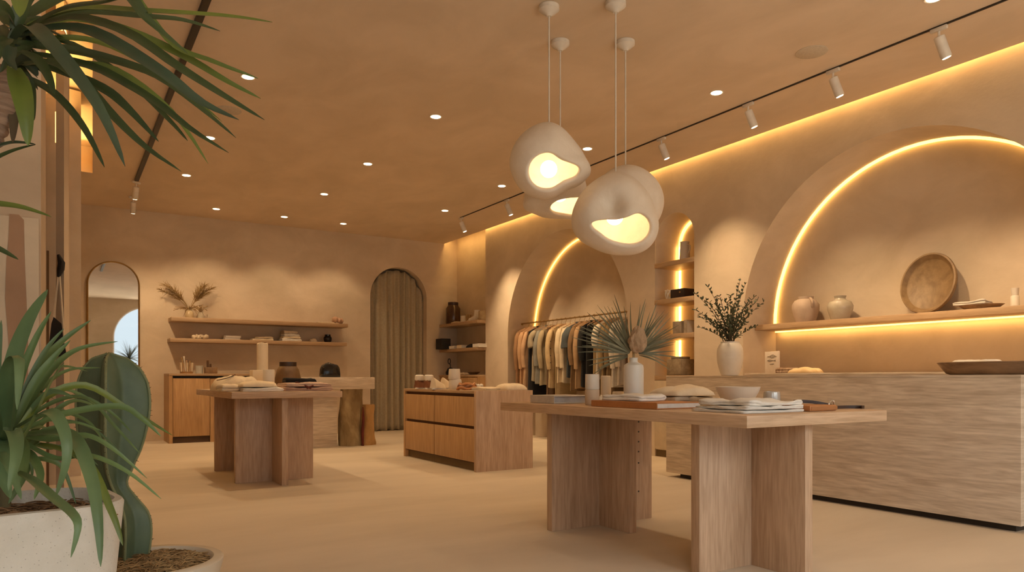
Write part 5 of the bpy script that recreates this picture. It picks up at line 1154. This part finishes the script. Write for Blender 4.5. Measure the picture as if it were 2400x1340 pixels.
for t, cxp, rp in prof:
    cc = U*((cxp-296)*u1)+V3*(t*top); row = []
    for i in range(SEG):
        a = 2*PI*i/SEG
        k = 1-abs(math.sin(2*(a-1.27)))**1.05
        rr = rp*u1*(.44+.56*k)*(1+.02*noise.noise(Vector((math.cos(a)*3, math.sin(a)*3, t*9))))
        row.append(bm.verts.new(cc+U*rr*math.cos(a)+Wv*rr*math.sin(a)))
    rings.append(row)
    for q in range(4):
        a = 1.27+q*PI/2; edge.append((t, q, cc+(U*math.cos(a)+Wv*math.sin(a))*rp*u1*1.02, (U*math.cos(a)+Wv*math.sin(a))))
for A, B in zip(rings, rings[1:]):
    for i in range(SEG): bm.faces.new((A[i], A[(i+1) % SEG], B[(i+1) % SEG], B[i]))
bm.faces.new(rings[0][::-1]); bm.faces.new(rings[-1]); o = mesh('stem', bm, mat('cactus_skin', (.115, .17, .105), (.065, .105, .06), 4, .5, .15), r, ang=180); m = o.modifiers.new('smooth', 'SUBSURF'); m.levels = 1; m.render_levels = 1
for q in range(4):
    mesh('rib_edge', tube(nb(), [x[2]-x[3]*.004 for x in edge if x[1] == q], .0055, 8), mat('rib_edge_pale', (.23, .25, .13), (.16, .19, .09), 9, .6), r)
bm = nb(); rn = random.Random(8)
for q in range(4):
    e = [x for x in edge if x[1] == q]
    for A, B in zip(e, e[1:]):
        if rn.random() < .45: continue
        for k in range(1):
            p = A[2].lerp(B[2], k/2)-A[3]*.006; d = A[3]
            for z in range(2):
                dd = (d+Vector((rn.uniform(-.6, .6), rn.uniform(-.6, .6), rn.uniform(-.5, .7)))).normalized(); tube(bm, [p, p+dd*rn.uniform(.008, .016)], [.0018, .0005], 5)
o = mesh('spines', bm, mat('spine_dark', (.06, .03, .018), None, 9, .8), r); o['kind'] = 'stuff'
# dark spiky plant by the shop window, seen in the mirror
r = thing('window_plant', 'dark spiky plant in a dark pot by the shop window, reflected in the mirror', 'plant', (gx(303, 26.66), -1.35, 0))
mesh('pot', lathe(nb(), [(0, 0), (.16, 0), (.22, .40), (.20, .40), (.18, .34), (0, .34)], seg=28), BLACK, r)
mesh('stem', tube(nb(), [(0, 0, .3), (0, 0, 1.62)], .045, 10), BROWN, r)
bm = nb(); rn = random.Random(2)
for k in range(60):
    a = rn.uniform(0, 2*PI); e = rn.uniform(-.35, 1.3); d = Vector((math.cos(a)*math.cos(e), math.sin(a)*math.cos(e), math.sin(e))); l = rn.uniform(.45, .7)
    tube(bm, bez((0, 0, 1.62), d*l*.5+Vector((0, 0, 1.68)), d*l+Vector((0, 0, 1.60)), 6), [.016, .018, .017, .014, .01, .006, .001], 4, .3)
mesh('foliage', bm, OLIVE, r)
# dark bag hanging on the pier behind the rosette plant
yb = 6.53
r = thing('hanging_bag', 'black bag with a pale strap hanging on the pier behind the rosette plant', 'bag', (gx(126, yb), yb, zat(835, gx(126, yb), yb)))
hb3 = W(92, gx(124, yb), yb)
bm = nb(); prism(bm, [(-.03, -.03), (.075, -.02), (.07, .03), (-.03, .03)], 0, .02); 
vs = [(-.04, 0), (.085, 0), (.05, .25), (.0, hb3), (-.015, .25)]
bm.free(); bm = nb(); a = [bm.verts.new((x, -.03, z)) for x, z in vs]; b = [bm.verts.new((x, .03, z)) for x, z in vs]
for i in range(5): bm.faces.new((a[i], a[(i+1) % 5], b[(i+1) % 5], b[i]))
bm.faces.new(a[::-1]); bm.faces.new(b); mesh('body', bm, BLACKC, r)
z1 = zat(650, gx(132, yb), yb)-r.location.z; z2 = zat(598, gx(132, yb), yb)-r.location.z
mesh('strap', tube(nb(), [(.0, -.02, hb3-.02), (.035, -.04, z1+.05), (.07, -.03, .1)], .008, 6), CREAM, r)
bm = nb(); tube(bm, [(.03, -.03, z1), (.045, -.035, z1+.06), (.05, -.035, z2-.06), (.03, -.03, z2)], [.02, .05, .05, .02], 12, .5); mesh('hook_cover', bm, BLACKC, r)
# short inner leaves that close the heart of the two leaf crowns
rn = random.Random(77)
par = bpy.data.objects['yucca_tree']; D = 1.97
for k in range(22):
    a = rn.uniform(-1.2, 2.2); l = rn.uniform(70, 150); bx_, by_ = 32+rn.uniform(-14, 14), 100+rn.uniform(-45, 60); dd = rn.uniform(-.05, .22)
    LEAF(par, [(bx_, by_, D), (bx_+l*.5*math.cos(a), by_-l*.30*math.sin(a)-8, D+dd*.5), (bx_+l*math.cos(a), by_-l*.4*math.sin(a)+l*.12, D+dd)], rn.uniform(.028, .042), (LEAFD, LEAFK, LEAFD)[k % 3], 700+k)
par = bpy.data.objects['spiky_plant']; D = 2.26
for k in range(14):
    a = rn.uniform(-.5, 2.6); l = rn.uniform(80, 190); bx_, by_ = 18+rn.uniform(-14, 22), 1030+rn.uniform(-20, 25); dd = rn.uniform(-.05, .3)
    LEAF(par, [(bx_, by_, D), (bx_+l*.55*math.cos(a), by_-l*.6*math.sin(a)-14, D+dd*.5), (bx_+l*math.cos(a), by_-l*.8*math.sin(a)+l*.10, D+dd)], rn.uniform(.018, .028), (LOWM, LOWB, LOWM, LEAFL)[k % 4], 800+k)

# tall cream wall panel with a clay coloured shape, on the pier nearest the plants
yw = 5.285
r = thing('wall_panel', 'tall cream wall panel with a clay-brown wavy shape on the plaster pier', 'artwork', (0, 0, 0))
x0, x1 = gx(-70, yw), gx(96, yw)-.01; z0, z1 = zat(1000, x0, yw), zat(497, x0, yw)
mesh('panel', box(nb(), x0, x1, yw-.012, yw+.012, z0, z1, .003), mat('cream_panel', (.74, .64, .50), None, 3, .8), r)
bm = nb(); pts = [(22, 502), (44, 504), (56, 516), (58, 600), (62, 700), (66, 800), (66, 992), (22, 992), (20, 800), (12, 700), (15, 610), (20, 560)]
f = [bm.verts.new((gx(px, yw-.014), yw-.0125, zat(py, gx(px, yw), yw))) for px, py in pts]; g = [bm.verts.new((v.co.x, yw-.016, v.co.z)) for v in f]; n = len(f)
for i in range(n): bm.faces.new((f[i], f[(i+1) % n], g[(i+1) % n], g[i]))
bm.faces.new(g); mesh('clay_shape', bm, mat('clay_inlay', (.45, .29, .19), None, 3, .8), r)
